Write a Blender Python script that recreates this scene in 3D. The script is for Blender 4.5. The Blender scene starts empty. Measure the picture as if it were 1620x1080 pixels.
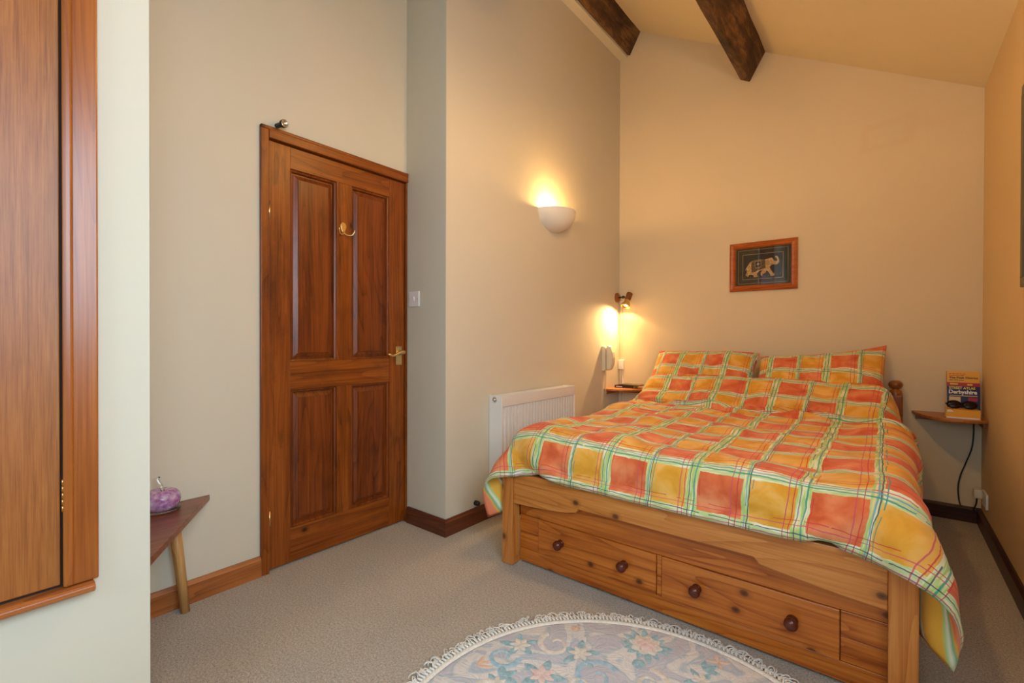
import bpy, bmesh, math, random
import numpy as np
from mathutils import Vector, Matrix
from math import radians as R_, sin, cos, pi

S = bpy.context.scene
COL = S.collection

# ------------------------------------------------------------------ camera, world, big lights
CAM_H = 1.05
cam_data = bpy.data.cameras.new('camera')
cam_data.sensor_width = 36.0
cam_data.lens = 736.0 / 1620.0 * 36.0
cam_data.clip_start = 0.02
cam = bpy.data.objects.new('camera', cam_data)
COL.objects.link(cam)
yaw, pit, rol = R_(38.897), R_(0.361), R_(0.1535)
fwd = Vector((-sin(yaw) * cos(pit), cos(yaw) * cos(pit), -sin(pit)))
rgt = Vector((cos(yaw), sin(yaw), 0))
upv = rgt.cross(fwd)
r2 = rgt * cos(rol) + upv * sin(rol)
u2 = -rgt * sin(rol) + upv * cos(rol)
cam.matrix_world = Matrix(((r2.x, u2.x, -fwd.x, 0), (r2.y, u2.y, -fwd.y, 0), (r2.z, u2.z, -fwd.z, CAM_H), (0, 0, 0, 1)))
S.camera = cam
S.view_settings.view_transform = 'Standard'
S.view_settings.look = 'None'
S.view_settings.exposure = 0.0
S.view_settings.gamma = 1.0
S.view_settings.use_curve_mapping = False

world = bpy.data.worlds.new('sky')
S.world = world
world.use_nodes = True
wn = world.node_tree.nodes['Background']
wn.inputs[0].default_value = (0.75, 0.86, 1.0, 1)
wn.inputs[1].default_value = 2.0

def area_light(name, loc, target, w, h, power, color):
    d = bpy.data.lights.new(name, 'AREA')
    d.shape = 'RECTANGLE'; d.size = w; d.size_y = h
    d.energy = power; d.color = color
    o = bpy.data.objects.new(name, d); COL.objects.link(o)
    o.location = loc
    o.rotation_euler = (Vector(target) - Vector(loc)).to_track_quat('-Z', 'Y').to_euler()
    return o

def point_light(name, loc, power, color, rad=0.02):
    d = bpy.data.lights.new(name, 'POINT')
    d.energy = power; d.color = color; d.shadow_soft_size = rad
    o = bpy.data.objects.new(name, d); COL.objects.link(o); o.location = loc
    return o

COOL = (0.58, 0.80, 1.0)
WARM = (1.0, 0.58, 0.20)
# daylight just outside the two windows behind the camera
area_light('daylight_side', (0.60, 0.15, 1.60), (-1.4, 0.35, 0.5), 1.15, 1.1, 43, COOL)
area_light('daylight_rear', (-0.45, -2.15, 1.65), (-0.6, 1.0, 0.0), 1.3, 1.2, 24, COOL)

# ------------------------------------------------------------------ plan of the room (metres)
XD, XR, YB, XW, YR = -2.151, -1.823, 3.748, 0.422, 1.700
XN, YN, YK = -1.400, 0.328, -2.00
ZC_W, SL = 2.480, 0.5637            # ceiling height at right wall, slope
def zc(x): return ZC_W + (XW - x) * SL

# ------------------------------------------------------------------ helpers: materials
def lin(r, g, b):
    f = lambda c: (c / 12.92 if c <= 0.04045 else ((c + 0.055) / 1.055) ** 2.4)
    return (f(r / 255), f(g / 255), f(b / 255))

class X:
    """tiny expression wrapper for shader math"""
    nt = None
    def __init__(s, sock): s.s = sock
    @staticmethod
    def m(op, *a, clamp=False):
        n = X.nt.nodes.new('ShaderNodeMath'); n.operation = op; n.use_clamp = clamp
        for i, v in enumerate(a):
            if isinstance(v, X): X.nt.links.new(v.s, n.inputs[i])
            else: n.inputs[i].default_value = v
        return X(n.outputs[0])
    def __add__(s, o): return X.m('ADD', s, o)
    def __radd__(s, o): return X.m('ADD', s, o)
    def __sub__(s, o): return X.m('SUBTRACT', s, o)
    def __rsub__(s, o): return X.m('SUBTRACT', o, s)
    def __mul__(s, o): return X.m('MULTIPLY', s, o)
    def __rmul__(s, o): return X.m('MULTIPLY', s, o)
    def __truediv__(s, o): return X.m('DIVIDE', s, o)
    def lt(s, o): return X.m('LESS_THAN', s, o)
    def gt(s, o): return X.m('GREATER_THAN', s, o)
    def fr(s): return X.m('FRACT', s)
    def fl(s): return X.m('FLOOR', s)
    def ab(s): return X.m('ABSOLUTE', s)

def new_mat(name, rough=0.6, metal=0.0, color=(0.5, 0.5, 0.5), **kw):
    m = bpy.data.materials.new(name); m.use_nodes = True
    nt = m.node_tree; b = nt.nodes['Principled BSDF']
    b.inputs['Base Color'].default_value = (*color, 1)
    b.inputs['Roughness'].default_value = rough
    b.inputs['Metallic'].default_value = metal
    for k, v in kw.items():
        b.inputs[k.replace('_', ' ')].default_value = v
    return m, nt, b

def noise(nt, vec, scale, detail=3, rough=0.5, out='Fac', dist=0.0):
    n = nt.nodes.new('ShaderNodeTexNoise')
    n.inputs['Scale'].default_value = scale; n.inputs['Detail'].default_value = detail
    n.inputs['Roughness'].default_value = rough; n.inputs['Distortion'].default_value = dist
    if vec is not None: nt.links.new(vec, n.inputs['Vector'])
    return n.outputs[out]

def coords(nt, kind='Object', scale=(1, 1, 1), loc=(0, 0, 0), rot=(0, 0, 0)):
    c = nt.nodes.new('ShaderNodeTexCoord'); mp = nt.nodes.new('ShaderNodeMapping')
    mp.inputs['Scale'].default_value = scale; mp.inputs['Location'].default_value = loc
    mp.inputs['Rotation'].default_value = rot
    nt.links.new(c.outputs[kind], mp.inputs[0]); return mp.outputs[0]

def ramp(nt, fac, stops):
    r = nt.nodes.new('ShaderNodeValToRGB'); e = r.color_ramp.elements
    while len(e) < len(stops): e.new(0.5)
    for i, (p, c) in enumerate(stops):
        e[i].position = p; e[i].color = (*c, 1)
    nt.links.new(fac, r.inputs[0]); return r.outputs[0]

def mix(nt, fac, a, b, mode='MIX'):
    n = nt.nodes.new('ShaderNodeMix'); n.data_type = 'RGBA'; n.blend_type = mode
    for i, v in ((0, fac), (6, a), (7, b)):
        if isinstance(v, X): v = v.s
        if isinstance(v, (int, float)): n.inputs[i].default_value = v
        elif isinstance(v, tuple): n.inputs[i].default_value = (*v, 1)
        else: nt.links.new(v, n.inputs[i])
    return n.outputs[2]

def bump(nt, b, h, strength=0.2, dist=0.002):
    n = nt.nodes.new('ShaderNodeBump'); n.inputs['Strength'].default_value = strength
    n.inputs['Distance'].default_value = dist
    nt.links.new(h.s if isinstance(h, X) else h, n.inputs['Height']); nt.links.new(n.outputs[0], b.inputs['Normal'])

def paint(name, c, rough=0.85, stain=0.03):
    m, nt, b = new_mat(name, rough, color=c)
    v = coords(nt)
    n1 = noise(nt, v, 1.3, 4, 0.6)
    col = ramp(nt, n1, [(0.3, tuple(x * (1 - stain) for x in c)), (0.7, c)])
    nt.links.new(col, b.inputs['Base Color'])
    bump(nt, b, noise(nt, v, 160, 3, 0.6), 0.08, 0.001)
    return m

def wood(name, dark, mid, light, axis='z', knots=0.25, rough=0.38, gscale=1.0, rings=0.35, seed=0.0, spec=0.5, blotch=0.25, flat=None):
    """stained timber with grain running along the axis; flat names the axis across the thickness (knots ignore it)"""
    m, nt, b = new_mat(name, rough)
    b.inputs['Specular IOR Level'].default_value = spec
    ai = 'xyz'.index(axis)
    def sc(along, across=1.0, flatten=None):
        v_ = [across] * 3; v_[ai] = along
        if flatten is not None and flat: v_['xyz'.index(flat)] = flatten
        return tuple(x * gscale for x in v_)
    X.nt = nt
    # growth-ring figure: thin darker lines, wandering slowly
    broad = noise(nt, coords(nt, 'Object', sc(0.10), (seed, seed * 0.7, seed * 1.3)), 5.5, 2, 0.45, dist=0.35)
    g = (X(broad) * 16.0).fr()
    fig = X.m('POWER', g, 4.0)
    fine = X(noise(nt, coords(nt, 'Object', sc(0.02), (seed, seed, seed)), 150, 3, 0.6))
    wide = X(noise(nt, coords(nt, 'Object', sc(0.05), (seed * 2, 1, seed)), 26, 3, 0.55))
    fac = fine * 0.5 + wide * 0.5 - (fig - 0.2) * (rings * 0.42)
    col = ramp(nt, fac.s, [(0.28, dark), (0.5, mid), (0.70, light)])
    bl = noise(nt, coords(nt, 'Object', sc(0.5), (seed * 2, 0, 0)), 7.0, 5, 0.7)
    col = mix(nt, X(ramp(nt, bl, [(0.50, (0, 0, 0)), (0.72, (1, 1, 1))])) * blotch, col, tuple(c * 0.45 for c in dark))
    if knots > 0:
        vo = nt.nodes.new('ShaderNodeTexVoronoi'); vo.voronoi_dimensions = '2D'; vo.inputs['Scale'].default_value = 6.5
        sx = nt.nodes.new('ShaderNodeSeparateXYZ'); nt.links.new(coords(nt, 'Object', sc(0.75), (seed * 3 + 0.37, 0.21 + seed, seed)), sx.inputs[0])
        cx_ = nt.nodes.new('ShaderNodeCombineXYZ'); keep = [i for i in range(3) if 'xyz'[i] != (flat or ('y' if axis != 'y' else 'x'))]
        for i_, kk in enumerate(keep): nt.links.new(sx.outputs[kk], cx_.inputs[i_])
        nt.links.new(cx_.outputs[0], vo.inputs['Vector'])
        k = ramp(nt, vo.outputs['Distance'], [(0.0, (1, 1, 1)), (0.055, (0.75,) * 3), (0.08, (0.28,) * 3), (0.16, (0, 0, 0))])
        sep = nt.nodes.new('ShaderNodeSeparateColor'); nt.links.new(vo.outputs['Color'], sep.inputs[0])
        col = mix(nt, X(k) * X(sep.outputs[0]).lt(knots), col, tuple(c * 0.20 for c in dark))
    nt.links.new(col, b.inputs['Base Color'])
    bump(nt, b, fac, 0.08, 0.0006)
    return m

# ------------------------------------------------------------------ helpers: meshes
class MB:
    def __init__(s): s.bm = bmesh.new(); s.mi = 0
    def _add(s, verts, faces, smooth=False):
        vs = [s.bm.verts.new(v) for v in verts]
        for f in faces:
            try:
                fc = s.bm.faces.new([vs[i] for i in f]); fc.material_index = s.mi; fc.smooth = smooth
            except ValueError: pass
        return vs
    def box(s, x0, x1, y0, y1, z0, z1, M=None):
        v = [(x, y, z) for x in (x0, x1) for y in (y0, y1) for z in (z0, z1)]
        if M is not None: v = [M @ Vector(p) for p in v]
        s._add(v, [(0, 1, 3, 2), (4, 6, 7, 5), (0, 4, 5, 1), (2, 3, 7, 6), (0, 2, 6, 4), (1, 5, 7, 3)])
    def prism(s, pts, a, b, axis='z', M=None, smooth=False):
        """polygon extruded from a to b along axis; pts are the other two coordinates in xyz order"""
        def P(p, t):
            q = {'z': (p[0], p[1], t), 'y': (p[0], t, p[1]), 'x': (t, p[0], p[1])}[axis]
            return M @ Vector(q) if M is not None else q
        n = len(pts)
        v = [P(p, a) for p in pts] + [P(p, b) for p in pts]
        f = [tuple(range(n))[::-1], tuple(range(n, 2 * n))]
        s._add(v, f + [])
        s._add(v, [(i, (i + 1) % n, n + (i + 1) % n, n + i) for i in range(n)], smooth)
    def poly(s, pts):
        s._add(pts, [tuple(range(len(pts)))])
    def lathe(s, prof, M=None, seg=24, a0=0.0, a1=2 * pi, smooth=True, axis_scale=(1, 1)):
        """profile [(radius, z)] turned round z"""
        full = abs(a1 - a0 - 2 * pi) < 1e-6
        na = seg if full else seg + 1
        v = []
        for r, z in prof:
            for k in range(na):
                a = a0 + (a1 - a0) * k / seg
                p = Vector((r * cos(a) * axis_scale[0], r * sin(a) * axis_scale[1], z))
                v.append(M @ p if M is not None else p)
        f = []
        for i in range(len(prof) - 1):
            for k in range(seg):
                k2 = (k + 1) % na if full else k + 1
                f.append((i * na + k, i * na + k2, (i + 1) * na + k2, (i + 1) * na + k))
        s._add(v, f, smooth)
    def tube(s, pts, r, seg=10, smooth=True, caps=True):
        pts = [Vector(p) for p in pts]; n = len(pts)
        rr = r if isinstance(r, (list, tuple)) else [r] * n
        v = []; prev = None
        for i, p in enumerate(pts):
            t = (pts[min(i + 1, n - 1)] - pts[max(i - 1, 0)]).normalized()
            if prev is None:
                a = t.orthogonal().normalized()
            else:
                a = (prev - t * prev.dot(t)).normalized()
            prev = a; bb = t.cross(a)
            for k in range(seg):
                w = 2 * pi * k / seg
                v.append(p + (a * cos(w) + bb * sin(w)) * rr[i])
        f = [(i * seg + k, i * seg + (k + 1) % seg, (i + 1) * seg + (k + 1) % seg, (i + 1) * seg + k) for i in range(n - 1) for k in range(seg)]
        if caps: f += [tuple(range(seg))[::-1], tuple(range((n - 1) * seg, n * seg))]
        s._add(v, f, smooth)
    def ell(s, c, r, seg=20, rings=12, M=None):
        v = []; f = []
        for i in range(rings + 1):
            th = pi * i / rings
            for k in range(seg):
                ph = 2 * pi * k / seg
                p = Vector((c[0] + r[0] * sin(th) * cos(ph), c[1] + r[1] * sin(th) * sin(ph), c[2] + r[2] * cos(th)))
                v.append(M @ p if M is not None else p)
        for i in range(rings):
            for k in range(seg):
                f.append((i * seg + k, (i + 1) * seg + k, (i + 1) * seg + (k + 1) % seg, i * seg + (k + 1) % seg))
        s._add(v, f, True)
    def grid(s, P, smooth=True):
        nu, nv = P.shape[:2]
        s._add([tuple(p) for p in P.reshape(-1, 3)], [(i * nv + j, (i + 1) * nv + j, (i + 1) * nv + j + 1, i * nv + j + 1) for i in range(nu - 1) for j in range(nv - 1)], smooth)
    def build(s, name, mats, parent=None, bevel=0.0, bseg=2, merge=True, recalc=True, subsurf=0):
        bm = s.bm
        if merge: bmesh.ops.remove_doubles(bm, verts=bm.verts, dist=1e-5)
        bm.faces.ensure_lookup_table()
        if recalc: bmesh.ops.recalc_face_normals(bm, faces=bm.faces)
        org = Vector((0, 0, 0))
        if parent is not None:
            o_ = parent
            while o_ is not None: org += Vector(o_.location); o_ = o_.parent
        if org.length: bmesh.ops.translate(bm, vec=-org, verts=bm.verts)
        me = bpy.data.meshes.new(name); bm.to_mesh(me); bm.free()
        for m in (mats if isinstance(mats, (list, tuple)) else [mats]): me.materials.append(m)
        ob = bpy.data.objects.new(name, me); COL.objects.link(ob)
        if parent is not None: ob.parent = parent
        if bevel > 0:
            md = ob.modifiers.new('bevel', 'BEVEL'); md.width = bevel; md.segments = bseg
            md.limit_method = 'ANGLE'; md.angle_limit = R_(40); md.harden_normals = False
        if subsurf:
            md = ob.modifiers.new('subd', 'SUBSURF'); md.levels = subsurf; md.render_levels = subsurf
        return ob

def tag(o, label, cat, group=None):
    o['label'] = label; o['category'] = cat
    if group: o['group'] = group
    return o
def thing(name, label, cat, loc, group=None):
    o = bpy.data.objects.new(name, None); COL.objects.link(o); o.location = loc
    o.empty_display_size = 0.05
    return tag(o, label, cat, group)
def struct(o, label=None, cat=None):
    o['kind'] = 'structure'
    if label: o['label'] = label
    if cat: o['category'] = cat
    return o
def rotM(loc, eul=(0, 0, 0), sc=(1, 1, 1)):
    from mathutils import Euler
    return Matrix.Translation(loc) @ Euler(eul).to_matrix().to_4x4() @ Matrix.Diagonal((*sc, 1))

def text_mesh(name, body, size, mat, M, parent, extrude=0.0003, offset=0.0, xs=1.0, sp=1.0):
    c = bpy.data.curves.new(name, 'FONT'); c.body = body; c.size = size; c.extrude = extrude; c.offset = offset
    c.space_character = sp; c.resolution_u = 3
    to = bpy.data.objects.new(name + '_tmp', c); COL.objects.link(to)
    bpy.context.view_layer.update()
    me = bpy.data.meshes.new_from_object(to.evaluated_get(bpy.context.evaluated_depsgraph_get()))
    bpy.data.objects.remove(to)
    me.name = name
    org = Vector((0, 0, 0)); o_ = parent
    while o_ is not None: org += Vector(o_.location); o_ = o_.parent
    me.transform(Matrix.Translation(-org) @ M @ Matrix.Diagonal((xs, 1, 1, 1)))
    me.materials.clear(); me.materials.append(mat)
    ob = bpy.data.objects.new(name, me); COL.objects.link(ob); ob.parent = parent
    return ob

# ------------------------------------------------------------------ materials
M_wall = paint('cream_wall_paint', (0.66, 0.61, 0.48))
M_wall_lamplit = paint('lamplit_wall_paint', (0.75, 0.62, 0.41))  # back wall: lamp warmth is put into the base colour
def wall_marks(m):
    nt = m.node_tree; b = nt.nodes['Principled BSDF']; X.nt = nt
    src = b.inputs['Base Color'].links[0].from_socket
    sp = nt.nodes.new('ShaderNodeSeparateXYZ'); v = coords(nt); nt.links.new(v, sp.inputs[0])
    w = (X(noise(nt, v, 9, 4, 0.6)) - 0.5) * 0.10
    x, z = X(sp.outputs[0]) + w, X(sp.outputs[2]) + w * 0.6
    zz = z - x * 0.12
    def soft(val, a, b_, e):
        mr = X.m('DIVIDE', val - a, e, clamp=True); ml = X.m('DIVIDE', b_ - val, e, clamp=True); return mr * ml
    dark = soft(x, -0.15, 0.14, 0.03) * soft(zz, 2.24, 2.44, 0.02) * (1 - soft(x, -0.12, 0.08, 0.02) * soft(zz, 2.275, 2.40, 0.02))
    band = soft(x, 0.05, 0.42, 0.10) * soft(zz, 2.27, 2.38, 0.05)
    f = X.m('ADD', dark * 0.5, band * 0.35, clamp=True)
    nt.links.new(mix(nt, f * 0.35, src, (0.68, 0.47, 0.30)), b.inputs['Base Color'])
wall_marks(M_wall_lamplit)
M_wall_bouncelit = paint('bouncelit_wall_paint', (0.74, 0.535, 0.28))  # right wall: warm bounced light is mixed into the base colour
M_ceil = paint('cream_ceiling_paint', (0.80, 0.67, 0.44))
M_white = new_mat('white_plastic', 0.35, color=(0.80, 0.79, 0.76))[0]
M_black = new_mat('black_plastic', 0.4, color=(0.012, 0.011, 0.010))[0]
M_brass = new_mat('brass', 0.28, 1.0, (0.82, 0.62, 0.27))[0]
M_chrome = new_mat('chrome', 0.12, 1.0, (0.8, 0.82, 0.84))[0]
M_steel = new_mat('steel', 0.35, 1.0, (0.55, 0.53, 0.5))[0]
def mk_door(axis, seed): return wood('stained_pine_door_' + axis, lin(84, 36, 6), lin(132, 66, 14), lin(160, 88, 26), axis, 0.12, 0.36, 1.0, 0.30, seed, 0.35, 0.5, 'x')
M_door_z = mk_door('z', 1.3); M_door_y = mk_door('y', 2.1)
M_door_p = wood('stained_pine_door_panel', lin(72, 30, 6), lin(116, 54, 13), lin(142, 72, 22), 'z', 0.0, 0.34, 1.0, 0.35, 31.0, 0.4, 0.5, 'x')
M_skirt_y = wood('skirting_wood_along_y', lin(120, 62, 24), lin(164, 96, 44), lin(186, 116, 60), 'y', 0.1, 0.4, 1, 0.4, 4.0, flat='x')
M_skirt_shade_y = wood('shaded_skirting_wood_along_y', lin(60, 26, 12), lin(96, 46, 22), lin(124, 66, 34), 'y', 0.0, 0.4, 1, 0.4, 4.4)  # darker copy of the skirting wood, shade put into its colour
M_skirt_shade_x = wood('shaded_skirting_wood_along_x', lin(60, 26, 12), lin(96, 46, 22), lin(124, 66, 34), 'x', 0.0, 0.4, 1, 0.4, 4.6)
def mk_pine(axis, seed, k=0.50): return wood('waxed_pine_%s_%d' % (axis, seed), lin(146, 68, 14), lin(188, 102, 30), lin(206, 124, 48), axis, k, 0.32, 1.0, 0.50, seed, 0.5, 0.10, 'y')
M_pine_z = mk_pine('z', 6.1); M_pine_x = mk_pine('x', 7.4); M_pine_x2 = mk_pine('x', 3.1); M_pine_y = mk_pine('y', 2.2)
M_pine_x3 = mk_pine('x', 5.3, 0.5); M_pine_dark = wood('darker_pine', lin(120, 64, 24), lin(156, 92, 40), lin(176, 112, 56), 'z', 0.0, 0.3, 1, 0.4, 2.5)
M_pine_pale = wood('pale_pine', lin(168, 94, 34), lin(200, 124, 54), lin(216, 146, 74), 'x', 0.3, 0.32, 1.0, 0.4, 17.0, 0.5, 0.08, 'y')
M_pine_post = wood('pale_pine_post', lin(168, 94, 34), lin(202, 126, 56), lin(216, 148, 76), 'z', 0.5, 0.32, 1.0, 0.4, 19.0, 0.5, 0.08, 'y')
M_knob = new_mat('dark_turned_wood', 0.22, color=lin(92, 38, 20))[0]
M_cup_z = wood('mahogany_veneer', lin(120, 64, 22), lin(154, 90, 36), lin(172, 108, 50), 'z', 0.0, 0.42, 3.5, 0.06, 9.0, 0.45, 0.12)
M_cup_f = wood('reddish_pine_frame', lin(124, 60, 16), lin(156, 84, 26), lin(176, 102, 38), 'z', 0.06, 0.30, 1.0, 0.25, 8.0, 0.6, 0.1, 'x')
M_cup_y = wood('reddish_pine_sill', lin(120, 60, 24), lin(166, 92, 40), lin(194, 120, 58), 'y', 0.0, 0.3, 1.0, 0.4, 8.5, 0.5, 0.15)
M_table = wood('dark_plank', lin(92, 48, 30), lin(134, 78, 52), lin(156, 98, 68), 'y', 0.1, 0.3, 1, 0.4, 12.0, 0.6, 0.3)
M_leg = wood('light_round_leg', lin(166, 112, 56), lin(202, 152, 90), lin(218, 174, 114), 'z', 0.15, 0.4, 1, 0.4, 13.0, flat='x')
M_shelf = wood('shelf_pine', lin(140, 80, 30), lin(182, 112, 52), lin(200, 134, 70), 'x', 0.0, 0.35, 1, 0.4, 15.0)
M_frame = wood('picture_frame_wood', lin(136, 58, 14), lin(172, 86, 24), lin(190, 106, 36), 'x', 0.0, 0.3, 1, 0.3, 16.0)
M_glass = new_mat('clear_glass', 0.02, color=(1, 1, 1), Transmission_Weight=1.0)[0]
M_plaster = new_mat('white_plaster_bowl', 0.6, color=(0.80, 0.755, 0.66))[0]
M_shade = new_mat('cream_lampshade', 0.8, color=(0.85, 0.78, 0.62), Transmission_Weight=0.0)[0]
M_phone = new_mat('cream_phone_plastic', 0.35, color=(0.72, 0.66, 0.50))[0]
M_rad = new_mat('white_enamel', 0.30, color=(0.80, 0.77, 0.71))[0]

def emit_mat(name, col, st):
    m, nt, b = new_mat(name, 0.5, color=col)
    b.inputs['Emission Color'].default_value = (*col, 1); b.inputs['Emission Strength'].default_value = st
    return m
M_bulb = emit_mat('lit_bulb', (1.0, 0.78, 0.45), 9.0)

def carpet_mat():
    m, nt, b = new_mat('beige_carpet', 0.95)
    b.inputs['Specular IOR Level'].default_value = 0.1
    v = coords(nt)
    n = noise(nt, v, 360, 3, 0.75); n2 = noise(nt, v, 130, 3, 0.7); n3 = noise(nt, v, 3.0, 4, 0.6)
    X.nt = nt
    f = X(n) * 0.65 + X(n2) * 0.35
    c = ramp(nt, f.s, [(0.36, (0.22, 0.18, 0.135)), (0.5, (0.52, 0.46, 0.375)), (0.64, (0.82, 0.76, 0.66))])
    c = mix(nt, X(ramp(nt, n3, [(0.45, (0, 0, 0)), (0.75, (0.16,) * 3)])), c, (0.22, 0.17, 0.12))
    nt.links.new(c, b.inputs['Base Color'])
    bump(nt, b, f, 0.9, 0.006)
    return m
M_carpet = carpet_mat()

def beam_mat():
    m, nt, b = new_mat('rough_dark_beam', 0.75)
    v = coords(nt, 'Object', (1, 0.14, 1)); v1 = coords(nt, 'Object', (1, 0.5, 1))
    n = noise(nt, v, 22, 5, 0.7, dist=0.8); n2 = noise(nt, v1, 7, 5, 0.7)
    X.nt = nt
    f = X(n) * 0.5 + X(n2) * 0.5
    c = ramp(nt, f.s, [(0.36, (0.018, 0.009, 0.005)), (0.50, (0.085, 0.038, 0.014)), (0.60, (0.22, 0.11, 0.035)), (0.72, (0.38, 0.21, 0.07))])
    nt.links.new(c, b.inputs['Base Color']); bump(nt, b, f, 0.8, 0.02)
    return m
M_beam = beam_mat()

def check_fabric():
    """hand-painted checks: orange and yellow squares, green and white bands, thin pen lines"""
    m, nt, b = new_mat('checked_cotton', 0.85)
    b.inputs['Sheen Weight'].default_value = 0.1; b.inputs['Specular IOR Level'].default_value = 0.15
    X.nt = nt
    uvn = nt.nodes.new('ShaderNodeTexCoord').outputs['UV']
    sp = nt.nodes.new('ShaderNodeSeparateXYZ'); nt.links.new(uvn, sp.inputs[0])
    u0, v0 = X(sp.outputs[0]), X(sp.outputs[1])
    def wob(scale, amp, k):
        mp = nt.nodes.new('ShaderNodeMapping'); mp.inputs['Location'].default_value = (k * 3.7, k * 1.9, k)
        nt.links.new(uvn, mp.inputs[0])
        return (X(noise(nt, mp.outputs[0], scale, 3, 0.55)) - 0.5) * amp
    Pd = 0.33
    us = u0 + wob(9, 0.018, 1); vs = v0 + wob(9, 0.018, 2)
    us = us + wob(40, 0.006, 3); vs = vs + wob(40, 0.006, 4)
    # u cell: [0,.14] orange square, gap, [.166,.285] yellow square, wide green gap
    fu = (us / Pd).fr() * Pd; fv = (vs / Pd).fr() * Pd
    inA = fu.lt(0.141); inB = fu.gt(0.163) * fu.lt(0.290)
    vA = fv.lt(0.128); vB = fv.gt(0.165) * fv.lt(0.293)
    orange = X.m('ADD', inA * vA, inB * vB, clamp=True)
    yellow = X.m('ADD', inA * vB, inB * vA, clamp=True)
    # painterly tone inside squares
    br = noise(nt, uvn, 11, 4, 0.5, dist=0.5)
    co = ramp(nt, br, [(0.32, lin(202, 92, 52)), (0.48, lin(220, 114, 70)), (0.68, lin(232, 150, 100))])
    cy = ramp(nt, br, [(0.32, lin(214, 148, 42)), (0.48, lin(226, 165, 60)), (0.68, lin(236, 188, 106))])
    # band colours: streaks of white, green and soft peach following the bands
    mpu = nt.nodes.new('ShaderNodeMapping'); mpu.inputs['Scale'].default_value = (1, 0.12, 1); nt.links.new(uvn, mpu.inputs[0])
    mpv = nt.nodes.new('ShaderNodeMapping'); mpv.inputs['Scale'].default_value = (0.12, 1, 1); nt.links.new(uvn, mpv.inputs[0])
    sU = noise(nt, mpu.outputs[0], 75, 2, 0.5); sV = noise(nt, mpv.outputs[0], 75, 2, 0.5)
    stops = [(0.32, lin(236, 232, 210)), (0.44, lin(214, 222, 168)), (0.52, lin(172, 202, 112)), (0.60, lin(186, 208, 138)), (0.70, lin(240, 214, 168))]
    bu = ramp(nt, sU, stops)
    stops2 = [(0.30, lin(240, 236, 222)), (0.44, lin(226, 226, 186)), (0.54, lin(178, 208, 136)), (0.62, lin(206, 216, 170)), (0.72, lin(240, 222, 176))]
    bv = ramp(nt, sV, stops2)
    inU = X.m('ADD', inA, inB, clamp=True)          # inside a column -> the band here runs across
    col = mix(nt, inU, bu, bv)
    col = mix(nt, yellow, col, cy)
    col = mix(nt, orange, col, co)
    # thin pen lines
    def line(col, f, off, w, c, k, along, vis=0.5):
        fw = f + wob(14, 0.012, k)
        d = ((fw / Pd).fr() * Pd - off).ab()
        msk = d.lt(w)
        n = X(noise(nt, along, 11, 2, 0.5)).gt(1 - vis - 0.12)
        return mix(nt, msk * 0.85 * n, col, c)
    red = lin(206, 60, 70); pink = lin(206, 84, 110); navy = lin(62, 62, 104); teal = lin(36, 150, 138); blue = lin(110, 160, 190)
    mps = nt.nodes.new('ShaderNodeMapping'); mps.inputs['Location'].default_value = (2.2, 5.1, 0); nt.links.new(uvn, mps.inputs[0])
    al = mps.outputs[0]
    for i, (off, w, c, vis) in enumerate([(0.268, .0016, pink, .8), (0.284, .0014, red, .75), (0.300, .0014, navy, .45), (0.318, .0024, teal, .62),
                                          (0.108, .0015, pink, .55), (0.126, .0015, red, .62), (0.153, .0018, blue, .5), (0.160, .0016, navy, .6), (0.170, .0014, teal, .4), (0.005, .0012, red, .4)]):
        col = line(col, u0, off, w, c, 5 + i, al, vis)
    for i, (off, w, c, vis) in enumerate([(0.140, .0020, teal, .55), (0.150, .0016, blue, .55), (0.158, .0014, pink, .5), (0.180, .0015, red, .7), (0.196, .0013, red, .45),
                                          (0.300, .0022, teal, .6), (0.309, .0015, pink, .6), (0.322, .0015, navy, .5), (0.016, .0014, pink, .6), (0.030, .0012, red, .4)]):
        col = line(col, v0, off, w, c, 25 + i, al, vis)
    nt.links.new(col, b.inputs['Base Color'])
    bump(nt, b, noise(nt, uvn, 900, 2, 0.5), 0.06, 0.0006)
    return m
M_check = check_fabric()

def stripe_fabric():
    m, nt, b = new_mat('striped_cotton_underside', 0.85)
    X.nt = nt
    uvn = nt.nodes.new('ShaderNodeTexCoord').outputs['UV']
    sp = nt.nodes.new('ShaderNodeSeparateXYZ'); nt.links.new(uvn, sp.inputs[0])
    w = X(noise(nt, uvn, 8, 2, 0.5)) * 0.03
    f = ((X(sp.outputs[0]) * 0.35 + X(sp.outputs[1]) * 0.9 + w) / 0.16).fr()
    c = ramp(nt, f.s, [(0.0, lin(222, 118, 78)), (0.30, lin(226, 130, 92)), (0.34, lin(232, 168, 60)), (0.40, lin(120, 176, 130)), (0.46, lin(230, 230, 206)),
                       (0.52, lin(176, 208, 130)), (0.57, lin(232, 176, 60)), (0.86, lin(226, 166, 60)), (0.90, lin(220, 220, 180)), (0.95, lin(90, 160, 130)), (0.98, lin(222, 118, 78))])
    nt.links.new(c, b.inputs['Base Color'])
    return m
M_stripe = stripe_fabric()

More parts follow.
